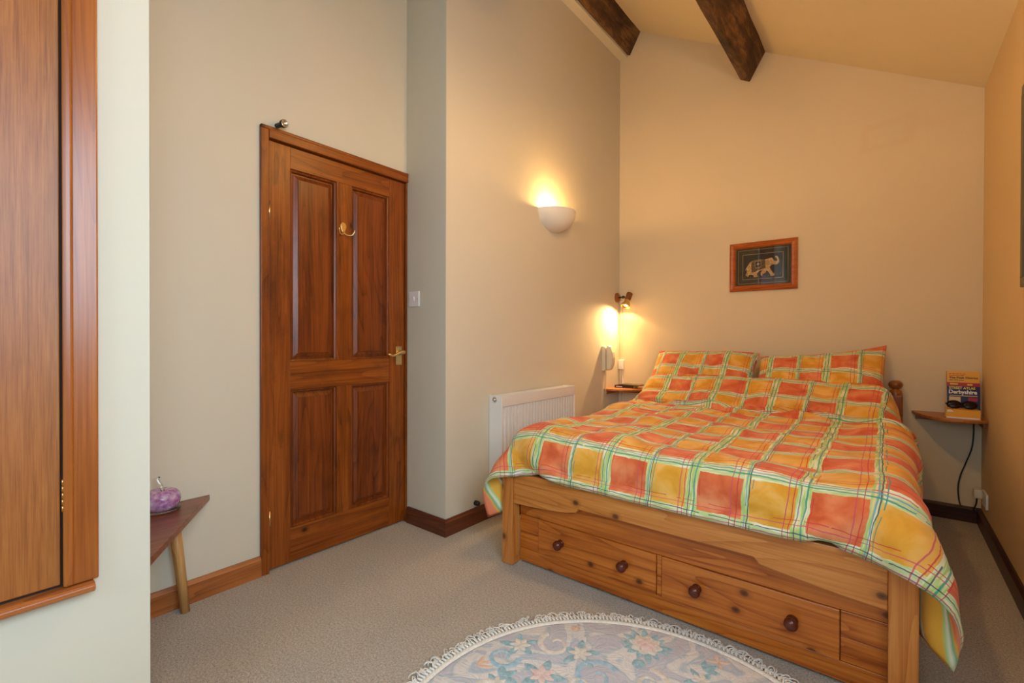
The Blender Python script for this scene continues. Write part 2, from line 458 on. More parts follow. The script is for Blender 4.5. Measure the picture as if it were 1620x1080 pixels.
# ------------------------------------------------------------------ the room shell
mb = MB(); mb.box(XD - 0.3, XW + 0.3, YK - 0.3, YB + 0.2, -0.1, 0.0); struct(mb.build('floor', M_carpet))
T = 0.12
HT = 4.6
mb = MB()   # door wall with the door opening
mb.box(XD - T, XD, YN, 0.930, 0, HT); mb.box(XD - T, XD, 0.930, YR, 1.938, HT); mb.box(XD - T, XD, YR, YR + 0.1, 0, HT)
mb.box(XD - T - 0.03, XD - T, 0.8, YR + .1, 0, 2.1)
struct(mb.build('wall_left', M_wall))
mb = MB(); mb.box(XD - T, XR, YR, YB + T, 0, HT); struct(mb.build('wall_radiator_side', M_wall))
mb = MB(); mb.box(XR - 0.02, XW + T, YB, YB + T, 0, HT); struct(mb.build('wall_back', M_wall_lamplit))
mb = MB()   # right wall with window opening behind the camera
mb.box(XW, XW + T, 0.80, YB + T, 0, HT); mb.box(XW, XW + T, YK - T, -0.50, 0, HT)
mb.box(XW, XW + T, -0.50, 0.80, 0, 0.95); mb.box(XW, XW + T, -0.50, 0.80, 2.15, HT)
struct(mb.build('wall_right', M_wall_bouncelit))
mb = MB()   # rear wall with window opening
mb.box(XN - .1, -1.10, YK - T, YK, 0, HT); mb.box(0.20, XW + T, YK - T, YK, 0, HT)
mb.box(-1.10, 0.20, YK - T, YK, 0, 1.0); mb.box(-1.10, 0.20, YK - T, YK, 2.2, HT)
struct(mb.build('wall_rear', M_wall))
mb = MB(); mb.box(XD - T, XN, YK - T, YN, 0, HT); struct(mb.build('wall_near', M_wall))
mb = MB()   # sloping ceiling
xa, xb = XD - 0.2, XW + 0.2
mb.prism([(xa, zc(xa)), (xb, zc(xb)), (xb, zc(xb) + 0.1), (xa, zc(xa) + 0.1)], YK - 0.2, YB + 0.2, 'y')
struct(mb.build('ceiling', M_ceil))
# window frames behind the camera
def window(name, horiz, a0, a1, z0, z1, pos):
    root = bpy.data.objects.new(name, None); COL.objects.link(root); root.location = ((a0 + a1) / 2, pos, z0) if horiz else (pos, (a0 + a1) / 2, z0)
    struct(root)
    mb = MB()
    def bx(p0, p1, q0, q1):
        if horiz: mb.box(p0, p1, pos - 0.03, pos + 0.03, q0, q1)
        else: mb.box(pos - 0.03, pos + 0.03, p0, p1, q0, q1)
    w = 0.05; c = (a0 + a1) / 2
    bx(a0, a0 + w, z0, z1); bx(a1 - w, a1, z0, z1); bx(c - .025, c + .025, z0 + w, z1 - w); bx(a0 + w, a1 - w, z0, z0 + w); bx(a0 + w, a1 - w, z1 - w, z1)
    mb.build('window_frame', M_white, root)
window('window_1', False, -0.50, 0.80, 0.95, 2.15, XW + 0.06)
window('window_2', True, -1.10, 0.20, 1.0, 2.2, YK - 0.06)

# skirting boards (moulded profile: flat with bevelled top)
def skirt(name, mat, pts, h=0.088, t=0.018):
    """pts: list of (x,y) along wall, board on the left of the direction of travel"""
    mb = MB()
    n = len(pts)
    for i in range(n - 1):
        a, c = Vector(pts[i]), Vector(pts[i + 1]); d = (c - a).normalized(); nrm = Vector((-d.y, d.x))
        prof = [(0, 0), (t, 0), (t, h - 0.014), (t * 0.45, h), (0, h)]
        e0 = t if pts[i] in MITRE_OUT else 0; e1 = t if pts[i + 1] in MITRE_OUT else 0
        va = []; vb = []
        for (o, z) in prof:
            k0 = -o if e0 else 0; k1 = o if e1 else 0
            p = a + nrm * o + d * k0; q = c + nrm * o + d * k1
            va.append((p.x, p.y, z)); vb.append((q.x, q.y, z))
        m_ = len(prof)
        mb._add(va + vb, [tuple(range(m_))[::-1], tuple(range(m_, 2 * m_))] + [(k, (k + 1) % m_, m_ + (k + 1) % m_, m_ + k) for k in range(m_)])
    return struct(mb.build(name, mat))
MITRE_OUT = [(XR, YR)]
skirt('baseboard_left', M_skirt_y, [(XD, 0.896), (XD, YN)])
skirt('baseboard_return', M_skirt_shade_x, [(XR, YR), (XD + 0.02, YR)])
skirt('baseboard_radiator_side', M_skirt_shade_y, [(XR, YB), (XR, YR)])
M_skirt_deepshade_x = wood('deep_shade_skirting_x', lin(34, 15, 10), lin(56, 26, 17), lin(76, 38, 24), 'x', 0, 0.4, 1, 0.3, 5.0)  # darkest skirting copy, shade on the right side put into its colour
M_skirt_deepshade_y = wood('deep_shade_skirting_y', lin(34, 15, 10), lin(56, 26, 17), lin(76, 38, 24), 'y', 0, 0.4, 1, 0.3, 5.5)
skirt('baseboard_back', M_skirt_deepshade_x, [(XW, YB), (XR, YB)])
skirt('baseboard_right', M_skirt_deepshade_y, [(XW, YK), (XW, YB)])

# ------------------------------------------------------------------ door
def door():
    root = bpy.data.objects.new('door_1', None); COL.objects.link(root); root.location = (XD, 1.31, 0); struct(root)
    f = MB()   # lining and architrave
    f.box(XD - 0.06, XD + 0.016, 0.896, 0.931, 0, 1.984)
    f.box(XD - 0.06, XD + 0.003, 0.931, 0.936, 0, 1.935)
    f.box(XD - 0.06, XD + 0.010, 1.688, YR - 0.001, 0, 1.935)
    fo = f.build('door_frame', M_door_z, root, bevel=0.003)
    f = MB(); f.box(XD - 0.06, XD + 0.018, 0.931, YR - 0.001, 1.937, 1.986); f.box(XD, XD + 0.020, 0.896, YR - 0.001, 1.972, 1.988)
    f.build('door_head', M_door_y, root, bevel=0.003)
    y0, y1, z0, z1 = 0.938, 1.686, 0.008, 1.934
    xf, xbk = XD - 0.004, XD - 0.044
    pans = [(1.034, 1.267, 0.940, 1.834), (1.351, 1.584, 0.940, 1.834), (1.034, 1.267, 0.166, 0.808), (1.351, 1.584, 0.166, 0.808)]
    d = MB()
    for a, b_ in ((y0, 1.034), (1.267, 1.351), (1.584, y1)):
        if a == 1.267:
            d.box(xbk, xf, a, b_, 0.166, 0.808); d.box(xbk, xf, a, b_, 0.940, 1.834)
        else: d.box(xbk, xf, a, b_, z0, z1)
    leaf = d.build('door_leaf', M_door_z, root, bevel=0.0012)
    d = MB()
    d.box(xbk, xf - .0003, 1.034, 1.584, z0, 0.166); d.box(xbk, xf - .0003, 1.034, 1.584, 0.808, 0.940); d.box(xbk, xf - .0003, 1.034, 1.584, 1.834, z1)
    d.build('door_rail', M_door_y, root, bevel=0.0012)
    for (a, b_, c, e) in pans:
        p = MB()
        rings = [(0.0, xf - 0.001), (0.002, xf - 0.006), (0.010, xf - 0.009), (0.014, xf - 0.020), (0.019, xf - 0.020), (0.020, xf - 0.017), (0.040, xf - 0.009), (0.041, xf - 0.006)]
        vs = []
        for (o, x) in rings: vs.append([(x, a + o, c + o), (x, b_ - o, c + o), (x, b_ - o, e - o), (x, a + o, e - o)])
        for i in range(len(vs) - 1):
            for k in range(4):
                k2 = (k + 1) % 4
                p.poly([vs[i][k], vs[i][k2], vs[i + 1][k2], vs[i + 1][k]])
        p.poly(vs[-1])
        p.build('door_panel', M_door_p, root)
    # hinges
    for z in (1.62, 0.235):
        h = MB(); h.tube([(XD + 0.004, 0.9365, z - 0.038), (XD + 0.004, 0.9365, z + 0.038)], 0.0045, 8)
        h.build('hinge', M_brass, root)
    # lever handle
    h = MB()
    h.box(xf, xf + 0.004, 1.628, 1.668, 0.900, 1.003)
    ho = h.build('door_handle', M_brass, root, bevel=0.0015)
    h = MB()
    h.lathe([(0.015, 0), (0.015, 0.006), (0.009, 0.010), (0.009, 0.035), (0.0, 0.036)], rotM((xf + 0.004, 1.648, 0.968), (0, R_(90), 0)), 14)
    pts = []
    for i in range(13):
        t = i / 12.0
        pts.append((xf + 0.040 + 0.004 * sin(pi * t), 1.656 - 0.108 * t, 0.970 + 0.008 * sin(t * pi * 1.7) * (1 - t) - 0.024 * t ** 1.2 + 0.018 * max(0, t - .72) / .28))
    h.tube(pts, [0.011, 0.012, 0.0105, 0.009, 0.008, 0.0075, 0.007, 0.007, 0.007, 0.007, 0.007, 0.007, 0.005], 10)
    h.build('lever', M_brass, ho)
    h = MB()
    for dy in (0.010, 0.030):
        for z in (0.908, 0.995):
            h.lathe([(0.0, .0046), (0.0028, 0.0045), (0.0028, 0.0)], rotM((xf + .001, 1.628 + dy, z), (0, R_(90), 0)), 8)
    h.build('screw', M_steel, ho)
door()

# coat hook on the door
ch = MB()
hx = XD - 0.004
n = 20
pl = []
for i in range(n):
    a = 2 * pi * i / n
    w = 0.0155 if sin(a) > 0 else 0.0155 * (1 - 0.55 * -sin(a))
    pl.append((1.303 + w * cos(a), 1.617 + (0.020 if sin(a) > 0 else 0.042) * sin(a)))
hk = thing('coat_hook', 'small brass double coat hook screwed to the upper middle of the wooden door', 'hook', (hx, 1.303, 1.60))
ch.prism(pl, hx, hx + 0.003, 'x')
ch.build('hook_plate', M_brass, hk, bevel=0.001)
for sgn in (-1, 1):
    h = MB(); pts = []
    for i in range(11):
        a = pi * i / 10
        pts.append((hx + 0.004 + 0.020 * (1 - cos(a)) * .75, 1.303 + sgn * (0.003 + 0.020 * (1 - cos(a))), 1.588 - 0.016 * sin(a) + (0.012 * max(0, (a - 2.2)) )))
    h.tube(pts, [0.0035] * 10 + [0.0042], 8)
    h.build('prong', M_brass, hk)

# small torch lying on the door frame
tr = thing('torch', 'small black torch with silver lens resting on top of the door frame', 'torch', (XD + 0.012, 0.985, 1.99))
t = MB(); Mt = rotM((XD + 0.001, 0.970, 2.005), (0, R_(90), R_(10)))
t.lathe([(0.0, 0), (0.011, 0.001), (0.011, 0.03), (0.0165, 0.042), (0.0175, 0.056), (0.015, 0.056)], Mt, 20)
t.build('torch_body', M_black, tr)
t = MB(); t.lathe([(0.0162, 0.0535), (0.0168, 0.0585), (0.013, 0.0575), (0.006, 0.050), (0.0, 0.049)], Mt, 20)
t.build('lens', M_chrome, tr)

# light switch on the return wall
sw = thing('light_switch', 'white single light switch on the short wall beside the door', 'light switch', (-2.077, YR, 1.271))
s_ = MB(); s_.box(-2.121, -2.033, YR - 0.009, YR, 1.228, 1.314); s_.build('switch_plate', M_white, sw, bevel=0.003)
s_ = MB(); s_.prism([(YR - 0.009, 1.259), (YR - 0.009, 1.283), (YR - 0.014, 1.283), (YR - 0.010, 1.259)], -2.083, -2.071, 'x'); s_.build('rocker', M_white, sw)
for x in (-2.108, -2.046):
    s_ = MB(); s_.lathe([(0.0, 0.0015), (0.003, 0.001), (0.003, 0)], rotM((x, YR - 0.009, 1.271), (R_(90), 0, 0)), 8); s_.build('screw', M_steel, sw)

# ------------------------------------------------------------------ cupboard in the near wall
cp = thing('wall_cupboard', 'tall brown wooden cupboard door and frame set in the wall at far left', 'cupboard', (XN, -0.05, 0.48))
c = MB()
c.box(XN, XN + 0.020, 0.178, 0.230, 0.509, 3.2); c.box(XN, XN + 0.020, -0.75, -0.70, 0.509, 3.2)
c.prism([(XN + 0.020, 0.170), (XN + 0.026, 0.174), (XN + 0.026, 0.186), (XN + 0.020, 0.190)], 0.511, 3.2, 'z')
c.build('cupboard_frame', M_cup_f, cp, bevel=0.003)
c = MB(); c.box(XN, XN + 0.003, -0.72, 0.200, 0.506, 3.2); c.build('rebate', new_mat('dark_rebate', 0.8, color=(0.03, 0.012, 0.006))[0], cp)
c = MB(); c.box(XN + 0.003, XN + 0.012, -0.70, 0.168, 0.515, 3.2); c.build('cupboard_door', M_cup_z, cp, bevel=0.002)
c = MB(); c.prism([(XN, 0.486), (XN + 0.030, 0.486), (XN + 0.037, 0.492), (XN + 0.037, 0.500), (XN + 0.030, 0.507), (XN, 0.507)], -0.80, 0.222, 'y')
c.build('cupboard_sill', M_cup_y, cp, bevel=0.002)
c = MB()
for k in range(5): c.tube([(XN + 0.017, 0.1735, 0.674 + k * 0.0142), (XN + 0.017, 0.1735, 0.6865 + k * 0.0142)], 0.0042, 8)
c.build('hinge', M_brass, cp)

# ------------------------------------------------------------------ corner table with glass ornament
TZ = 0.411
ct = thing('corner_table', 'low corner table with dark pointed plank top and pale round legs by the left wall', 'table', (-2.0, 0.45, 0))
c = MB(); c.prism([(-2.148, 0.333), (-1.575, 0.333), (-1.640, 0.378), (-2.146, 0.700), (-2.149, 0.700)], TZ - 0.023, TZ, 'z')
c.build('table_top', M_table, ct, bevel=0.003)
for (fx, fy, tx, ty) in ((-2.087, 0.598, -2.118, 0.566), (-1.70, 0.365, -1.76, 0.370), (-2.09, 0.40, -2.09, 0.40)):
    c = MB(); c.tube([(fx, fy, 0), (fx + (tx - fx) * .5, fy + (ty - fy) * .5, 0.2), (tx, ty, TZ - 0.022)], [0.0155, 0.018, 0.0195], 14)
    c.build('leg', M_leg, ct)

M_pink = new_mat('purple_glass', 0.08, color=(0.80, 0.36, 0.72), Transmission_Weight=0.45, IOR=1.45)
nt = M_pink[1]; v = coords(nt)
nt.links.new(ramp(nt, noise(nt, v, 45, 3, 0.6), [(0.35, (0.50, 0.20, 0.46)), (0.5, (0.78, 0.46, 0.74)), (0.66, (0.95, 0.80, 0.90))]), M_pink[2].inputs['Base Color'])
bump(nt, M_pink[2], noise(nt, v, 60, 2, 0.5), 0.5, 0.006); M_pink = M_pink[0]
ox, oy = -2.083, 0.523
og = thing('glass_ornament', 'purple glass apple ornament with clear stem on the low corner table', 'ornament', (ox, oy, TZ))
o_ = MB(); prof = []
o_.lathe([(0.0, TZ + 0.004), (0.036, TZ + 0.004), (0.055, TZ + 0.018), (0.061, TZ + 0.042), (0.056, TZ + 0.064), (0.040, TZ + 0.078), (0.020, TZ + 0.079), (0.006, TZ + 0.070), (0.0, TZ + 0.069)], rotM((ox, oy, 0)), 28)
o_.build('glass_body', M_pink, og, subsurf=1)
o_ = MB(); o_.lathe([(0.0, TZ + 0.0005), (0.052, TZ + 0.0005), (0.060, TZ + 0.006), (0.058, TZ + 0.010), (0.045, TZ + 0.006), (0.0, TZ + 0.0045)], rotM((ox, oy, 0)), 28)
o_.build('glass_base', M_glass, og)
o_ = MB(); o_.tube([(ox + .004, oy + .003, TZ + 0.071), (ox + .002, oy - .001, TZ + 0.092), (ox - 0.004, oy - 0.008, TZ + 0.112), (ox - .008, oy - 0.012, TZ + 0.120), (ox - .006, oy - .004, TZ + .124)], [0.005, 0.0045, 0.004, 0.0055, 0.003], 10)
o_.build('glass_stem', M_glass, og)

# ------------------------------------------------------------------ ceiling beams and boxed edge
def beam(name, pts, label, seed):
    rng = random.Random(seed)
    mb = MB(); ys = [YK + 0.001 + (YB - YK - 0.002) * i / 24 for i in range(25)]
    vs = []
    for j, y in enumerate(ys):
        for (x, z) in pts:
            k = 0.0 if j == 24 else 0.007
            vs.append((x + rng.uniform(-k, k), y, z + rng.uniform(-k, k)))
    n = len(pts)
    f = [(j * n + k, j * n + (k + 1) % n, (j + 1) * n + (k + 1) % n, (j + 1) * n + k) for j in range(24) for k in range(n)]
    f += [tuple(range(n))[::-1], tuple(range(24 * n, 25 * n))]
    mb._add(vs, f)
    return tag(mb.build(name, M_beam, bevel=0.006), label, 'beam')
def ceil_beam(xr, depth, wid, name, label, seed):
    A = Vector((xr, zc(xr) + 0.02)); nd = Vector((-SL, -1)).normalized(); sd = Vector((-1, SL)).normalized()
    B = A + nd * (depth + .02 * 0.9); C_ = B + sd * wid; D = A + sd * wid
    return beam(name, [tuple(A), tuple(B), tuple(C_), tuple(D)], label, seed)
ceil_beam(-0.685, 0.205, 0.075, 'ceiling_beam', 'rough dark oak beam across the ceiling above the bed, the right one', 4)
ceil_beam(-1.629, 0.190, 0.066, 'ceiling_beam', 'rough dark oak beam high up beside the radiator wall, the left one', 9)
mb = MB(); mb.prism([(XR, 3.462), (-1.757, 3.470), (-1.752, 3.500), (-1.70, 3.62), (XR, 3.70)], YR, YB, 'y')
struct(mb.build('trim_1', M_wall))

# ------------------------------------------------------------------ radiator
rd = thing('radiator', 'white ribbed panel radiator on the wall left of the bed', 'radiator', (XR, 2.45, 0.13))
x0, x1, y0, y1, z0, z1 = XR + 0.012, XR + 0.10, 2.044, 2.852, 0.12, 0.712
r_ = MB()
r_.box(x0, x1 - 0.012, y0 + 0.006, y1 - 0.006, z0 + 0.01, z1 - 0.02)
nr = 24; pit_ = (y1 - y0 - 0.05) / nr
# pressed front: ribs as raised rounded bars between top and bottom margins
r_.box(x1 - 0.012, x1 - 0.008, y0 + 0.004, y1 - 0.004, z0, z1 - 0.010)
for i in range(nr):
    yc = y0 + 0.025 + pit_ * (i + 0.5); w = pit_ * 0.27; xx = x1 - 0.0085
    r_.prism([(yc - w, z0 + 0.045), (yc + w, z0 + 0.045), (yc + w, z1 - 0.062), (yc - w, z1 - 0.062)], xx, xx + 0.0085, 'x')
r_.box(x1 - 0.009, x1 - 0.000, y0 + 0.004, y1 - 0.004, z1 - 0.058, z1 - 0.006)
r_.build('radiator_panel', M_rad, rd, bevel=0.003)
r_ = MB(); r_.box(x0 - 0.010, x1, y0, y0 + 0.008, z0, z1 + 0.006); r_.build('side_cover', M_rad, rd, bevel=0.003)
r_ = MB(); r_.box(x0 - 0.010, x1, y1 - 0.008, y1, z0, z1 + 0.006); r_.build('side_cover', M_rad, rd, bevel=0.003)
r_ = MB(); r_.box(x0, x0 + 0.012, y0 + 0.008, y1 - 0.008, z1 - 0.006, z1 + 0.004); r_.box(x1 - 0.014, x1 - 0.001, y0 + 0.008, y1 - 0.008, z1 - 0.006, z1 + 0.004)
for i in range(40):
    yy = y0 + 0.012 + (y1 - y0 - 0.03) * i / 39; r_.box(x0 + 0.010, x1 - 0.012, yy, yy + 0.008, z1 - 0.005, z1 + 0.002)
r_.build('top_grille', M_rad, rd)
r_ = MB(); r_.lathe([(0.0, 0.010), (0.006, 0.010), (0.007, 0.005), (0.012, 0.004), (0.014, 0.006), (0.016, 0.004), (0.016, 0.0)], rotM((x0 + 0.035, y0, z1 - 0.018), (R_(90), 0, 0)), 18)
r_.build('bleed_plug', M_steel, rd)
for yy in (2.2, 2.65):
    r_ = MB(); r_.box(XR, x0, yy, yy + 0.04, 0.3, 0.6); r_.build('bracket', M_rad, rd)

ds = MB(); ds.lathe([(0.0, 0.030), (0.006, 0.031), (0.012, 0.028), (0.0145, 0.020), (0.0145, 0.0)], rotM((XR, 1.930, 0.114), (0, R_(90), 0)), 18)
tag(ds.build('door_stop', M_black), 'small round black rubber door stop low on the wall by the duvet corner', 'door stop')

# ------------------------------------------------------------------ wall uplighter
def uplighter(yc, zr, xw, sgn, label):
    root = thing('wall_uplighter', label, 'wall lamp', (xw, yc, zr - 0.15))
    b = MB(); Rr = 0.173; n = 28; prof = []
    out = []
    for k in range(13):
        t_ = k / 12
        rr = Rr * (1 - (1 - t_) ** 2.2) ** 0.55 if t_ < 1 else Rr
        out.append((max(rr, 0.0), zr - 0.136 * (1 - t_)))
    inn = [(max(r - 0.006, 0), z + 0.006) for r, z in out[1:-1]]
    prof = out + [(Rr, zr + 0.003), (Rr - 0.006, zr + 0.003)] + inn[::-1]
    b.lathe(prof, rotM((xw, yc, 0), (0, 0, -R_(90) if sgn > 0 else R_(90)), (1, 0.85, 1)) if False else rotM((xw, yc, 0), (0, 0, 0), (0.92, 1, 1)), n,
            -pi / 2 if sgn > 0 else pi / 2, pi / 2 if sgn > 0 else 3 * pi / 2)
    b.build('lamp_shade', M_plaster, root)
    b = MB(); b.tube([(xw + sgn * 0.0, yc, zr - 0.06), (xw + sgn * 0.045, yc, zr - 0.06), (xw + sgn * 0.045, yc, zr - 0.045)], 0.012, 10); b.build('lamp_holder', M_white, root)
    b = MB(); b.ell((xw + sgn * 0.045, yc, zr - 0.028), (0.018, 0.018, 0.022)); b.build('bulb', M_bulb, root)
    return root
uplighter(2.706, 1.925, XR, 1, 'white half-bowl plaster uplighter glowing on the wall above the radiator')
point_light('uplighter_light', (XR + 0.05, 2.640, 1.925), 10.0, WARM, 0.02)

uplighter(1.62, 1.95, XW, -1, 'added white half-bowl plaster uplighter, unseen warm fill on the right wall nearer the camera')  # second uplighter, added out of view to warm the bed end
point_light('uplighter_light', (XW - 0.06, 1.62, 1.96), 16.0, WARM, 0.03)  # fill light belonging to the added uplighter

# added pendant, unseen warm fill over the foot of the bed, hanging above the picture's upper edge
PX, PYY, PZ = -0.60, 1.75, 2.50
pn = thing('added_pendant_lamp', 'added cream fabric pendant lamp, unseen warm fill, hanging from the sloping ceiling over the bed foot', 'pendant lamp', (PX, PYY, PZ))
b = MB(); b.tube([(PX, PYY, PZ + 0.13), (PX, PYY, zc(PX))], 0.004, 8); b.build('flex', M_white, pn)
b = MB(); b.lathe([(0.045, zc(PX) + 0.01), (0.045, zc(PX) - 0.055), (0.02, zc(PX) - 0.075), (0.0, zc(PX) - 0.075)], rotM((PX, PYY, 0)), 20); b.build('ceiling_rose', M_white, pn)
b = MB(); b.lathe([(0.075, PZ + 0.13), (0.15, PZ - 0.05), (0.148, PZ - 0.05), (0.073, PZ + 0.13)], rotM((PX, PYY, 0)), 32); b.build('lamp_shade', M_shade, pn)
b = MB(); b.ell((PX, PYY, PZ + 0.03), (0.028, 0.028, 0.036)); b.tube([(PX, PYY, PZ + 0.06), (PX, PYY, PZ + 0.13)], 0.018, 12); b.build('bulb', M_bulb, pn)
point_light('added_pendant_fill', (PX, PYY, PZ - 0.045), 25.0, WARM, 0.05)

# ------------------------------------------------------------------ reading spotlight
sl = thing('spotlight', 'small wooden and brass reading spotlight lit in the corner above the bed', 'wall lamp', (XR, 3.695, 1.40))
M_spw = wood('spot_wood', lin(90, 46, 16), lin(132, 74, 28), lin(150, 92, 40), 'z', 0, 0.35, 2, 0.4, 1.0)
q = MB(); q.lathe([(0.0, 0.018), (0.034, 0.018), (0.041, 0.012), (0.043, 0.0)], rotM((XR, 3.700, 1.405), (0, R_(90), 0)), 24); q.build('mounting_disc', M_spw, sl)
q = MB(); q.tube([(XR + 0.016, 3.700, 1.405), (XR + 0.075, 3.702, 1.408)], 0.007, 10); q.ell((XR + 0.058, 3.702, 1.407), (0.013, 0.013, 0.013), 12, 8); q.build('arm', M_black, sl)
hd = Vector((XR + 0.108, 3.708, 1.412)); dr = Vector((-0.10, -0.42, -0.90)).normalized()
Mh = Matrix.Translation(hd) @ dr.to_track_quat('Z', 'Y').to_matrix().to_4x4()
q = MB(); q.lathe([(0.0, -0.030), (0.024, -0.030), (0.0265, -0.026), (0.024, 0.02), (0.022, 0.038), (0.0, 0.038)], Mh, 24); q.build('lamp_head', M_spw, sl)
q = MB(); q.lathe([(0.019, 0.036), (0.022, 0.038), (0.025, 0.055), (0.035, 0.080), (0.040, 0.100), (0.038, 0.100), (0.033, 0.082), (0.022, 0.056), (0.004, 0.050), (0.0, .05)], Mh, 28); q.build('reflector', M_brass, sl)
q = MB(); q.ell((0, 0, 0.076), (0.018, 0.018, 0.018), 16, 10, Mh); q.build('bulb', M_bulb, sl)
for nm_, en_, sz_, bl_, di_ in (('spotlight_beam', 38.0, 128, 1.0, (-0.22, -0.52, -0.83)), ('spotlight_spill', 4.0, 156, 0.35, (-0.10, -0.25, -0.95))):
    d_ = bpy.data.lights.new(nm_, 'SPOT'); d_.energy = en_; d_.color = (1.0, 0.60, 0.24); d_.spot_size = R_(sz_); d_.spot_blend = bl_; d_.shadow_soft_size = 0.012
    o_ = bpy.data.objects.new(nm_, d_); COL.objects.link(o_); o_.location = Mh @ Vector((0, 0, 0.101)); o_.rotation_euler = Vector(di_).to_track_quat('-Z', 'Y').to_euler()

# ------------------------------------------------------------------ wall telephone
ph = thing('telephone', 'cream wall telephone with coiled cord hanging above the left shelf', 'telephone', (XR, 3.465, 0.785))
q = MB(); q.prism([(XR, 0.785), (XR + 0.030, 0.790), (XR + 0.034, 0.80), (XR + 0.034, 0.975), (XR + 0.030, 0.987), (XR, 0.992)], 3.425, 3.500, 'y'); q.build('phone_base', M_phone, ph, bevel=0.006, bseg=3)
q = MB(); q.prism([(XR + 0.036, 0.800), (XR + 0.056, 0.790), (XR + 0.078, 0.806), (XR + 0.092, 0.850), (XR + 0.095, 0.895), (XR + 0.090, 0.94), (XR + 0.074, 0.985), (XR + 0.052, 0.998), (XR + 0.036, 0.985)], 3.435, 3.490, 'y'); q.build('handset', M_phone, ph, bevel=0.010, bseg=3)
pts = []
for i in range(260):
    t_ = i / 259; a = t_ * 2 * pi * 20
    pts.append((XR + 0.024 + 0.0065 * cos(a), 3.455 + 0.0065 * sin(a), 0.786 - 0.195 * t_))
q = MB(); q.tube(pts, 0.0017, 5); q.build('cord', M_phone, ph)

# corner trunking and inline switch
tk = thing('cable_trunking', 'white cable trunking with switch box running down the corner from the spotlight', 'cable trunking', (-1.80, YB, 0.09))
q = MB(); q.box(-1.810, -1.794, YB - 0.009, YB, 0.09, 1.38); q.build('trunking', M_wall_lamplit, tk, bevel=0.002)
q = MB(); q.box(-1.818, -1.772, YB - 0.024, YB, 0.786, 0.868); q.build('switch_box', M_white, tk, bevel=0.004)
q = MB(); q.box(-1.799, -1.789, YB - 0.028, YB - .024, 0.815, 0.84); q.build('rocker', M_white, tk, bevel=0.001)
q = MB(); q.tube([(-1.783, YB - 0.012, 0.79), (-1.780, YB - 0.010, 0.60), (-1.772, YB - 0.01, 0.50), (-1.765, YB - 0.01, 0.30)], 0.003, 8); q.build('cable', M_white, tk)

# ------------------------------------------------------------------ corner shelves
sh = thing('corner_shelf', 'small pine corner shelf left of the bed under the telephone', 'shelf', (XR, YB, 0.60), 'bedside corner shelves')
poly = [(XR, YB), (XR, YB - 0.278)] + [(XR + 0.29 * sin(pi / 2 * k / 14), YB - 0.278 * cos(pi / 2 * k / 14)) for k in range(1, 15)]
q = MB(); q.prism(poly, 0.622, 0.640, 'z'); q.build('shelf_board', M_shelf, sh, bevel=0.004)
q = MB(); q.box(XR, XR + 0.018, YB - 0.262, YB - 0.0, 0.592, 0.622); q.box(XR + 0.018, XR + 0.27, YB - 0.018, YB, 0.592, 0.622); q.build('batten', M_pine_dark, sh)
sh = thing('corner_shelf', 'small pine corner shelf with rounded front on the right of the bed holding yellow books', 'shelf', (XW, YB, 0.58), 'bedside corner shelves')
poly = [(XW, YB), (0.122, YB), (0.117, 3.735), (0.136, 3.65), (0.160, 3.58), (0.190, 3.522), (0.225, 3.478), (0.27, 3.452), (0.32, 3.452), (0.375, 3.475), (XW, 3.515)]
q = MB(); q.prism(poly[::-1], 0.602, 0.620, 'z'); q.build('shelf_board', M_shelf, sh, bevel=0.004)
q = MB(); q.box(XW - 0.018, XW, 3.53, YB, 0.572, 0.602); q.box(0.135, XW - 0.018, YB - 0.018, YB, 0.572, 0.602); q.build('batten', M_pine_dark, sh)

# ------------------------------------------------------------------ books
M_page = new_mat('page_edges', 0.9, color=lin(226, 204, 160))[0]
M_bkdark = new_mat('dark_cover', 0.4, color=(0.018, 0.012, 0.015))[0]
M_bkgrey = new_mat('greenish_cover', 0.5, color=lin(96, 84, 50))[0]
M_yel = new_mat('yellow_cover', 0.35, color=lin(236, 172, 42))[0]
M_navy = new_mat('navy_cover', 0.3, color=lin(22, 30, 78))[0]
M_red = new_mat('red_print', 0.4, color=lin(176, 24, 34))[0]
M_ink = new_mat('black_ink', 0.6, color=(0.02, 0.012, 0.01))[0]
M_pap = new_mat('white_print', 0.6, color=(0.85, 0.83, 0.78))[0]
M_yprint = new_mat('yellow_print', 0.6, color=lin(240, 220, 90))[0]
def book(name, label, w, h, t_, M, cover, base_loc, group=None):
    """local: x 0..w (spine at x=0), y 0..t thickness, z 0..h"""
    root = thing(name, label, 'book', base_loc, group)
    def bx(nm, mat, *a, bev=0.0):
        q = MB(); q.box(*a, M=M); return q.build(nm, mat, root, bevel=bev)
    q = MB(); q.box(0, w, 0, 0.0015, 0, h, M=M); q.box(0, w, t_ - 0.0015, t_, 0, h, M=M); q.box(0, 0.0018, 0, t_, 0, h, M=M)
    q.build('cover', cover, root)
    bx('pages', M_page, 0.0018, w - 0.003, 0.0015, t_ - 0.0015, 0.003, h - 0.003)
    return root
# left shelf: spine faces the room
Mb = rotM((-1.790, 3.600, 0.640), (0, 0, R_(3))) @ Matrix(((0, 0, 1, 0), (1, 0, 0, 0), (0, 1, 0, 0), (0, 0, 0, 1)))
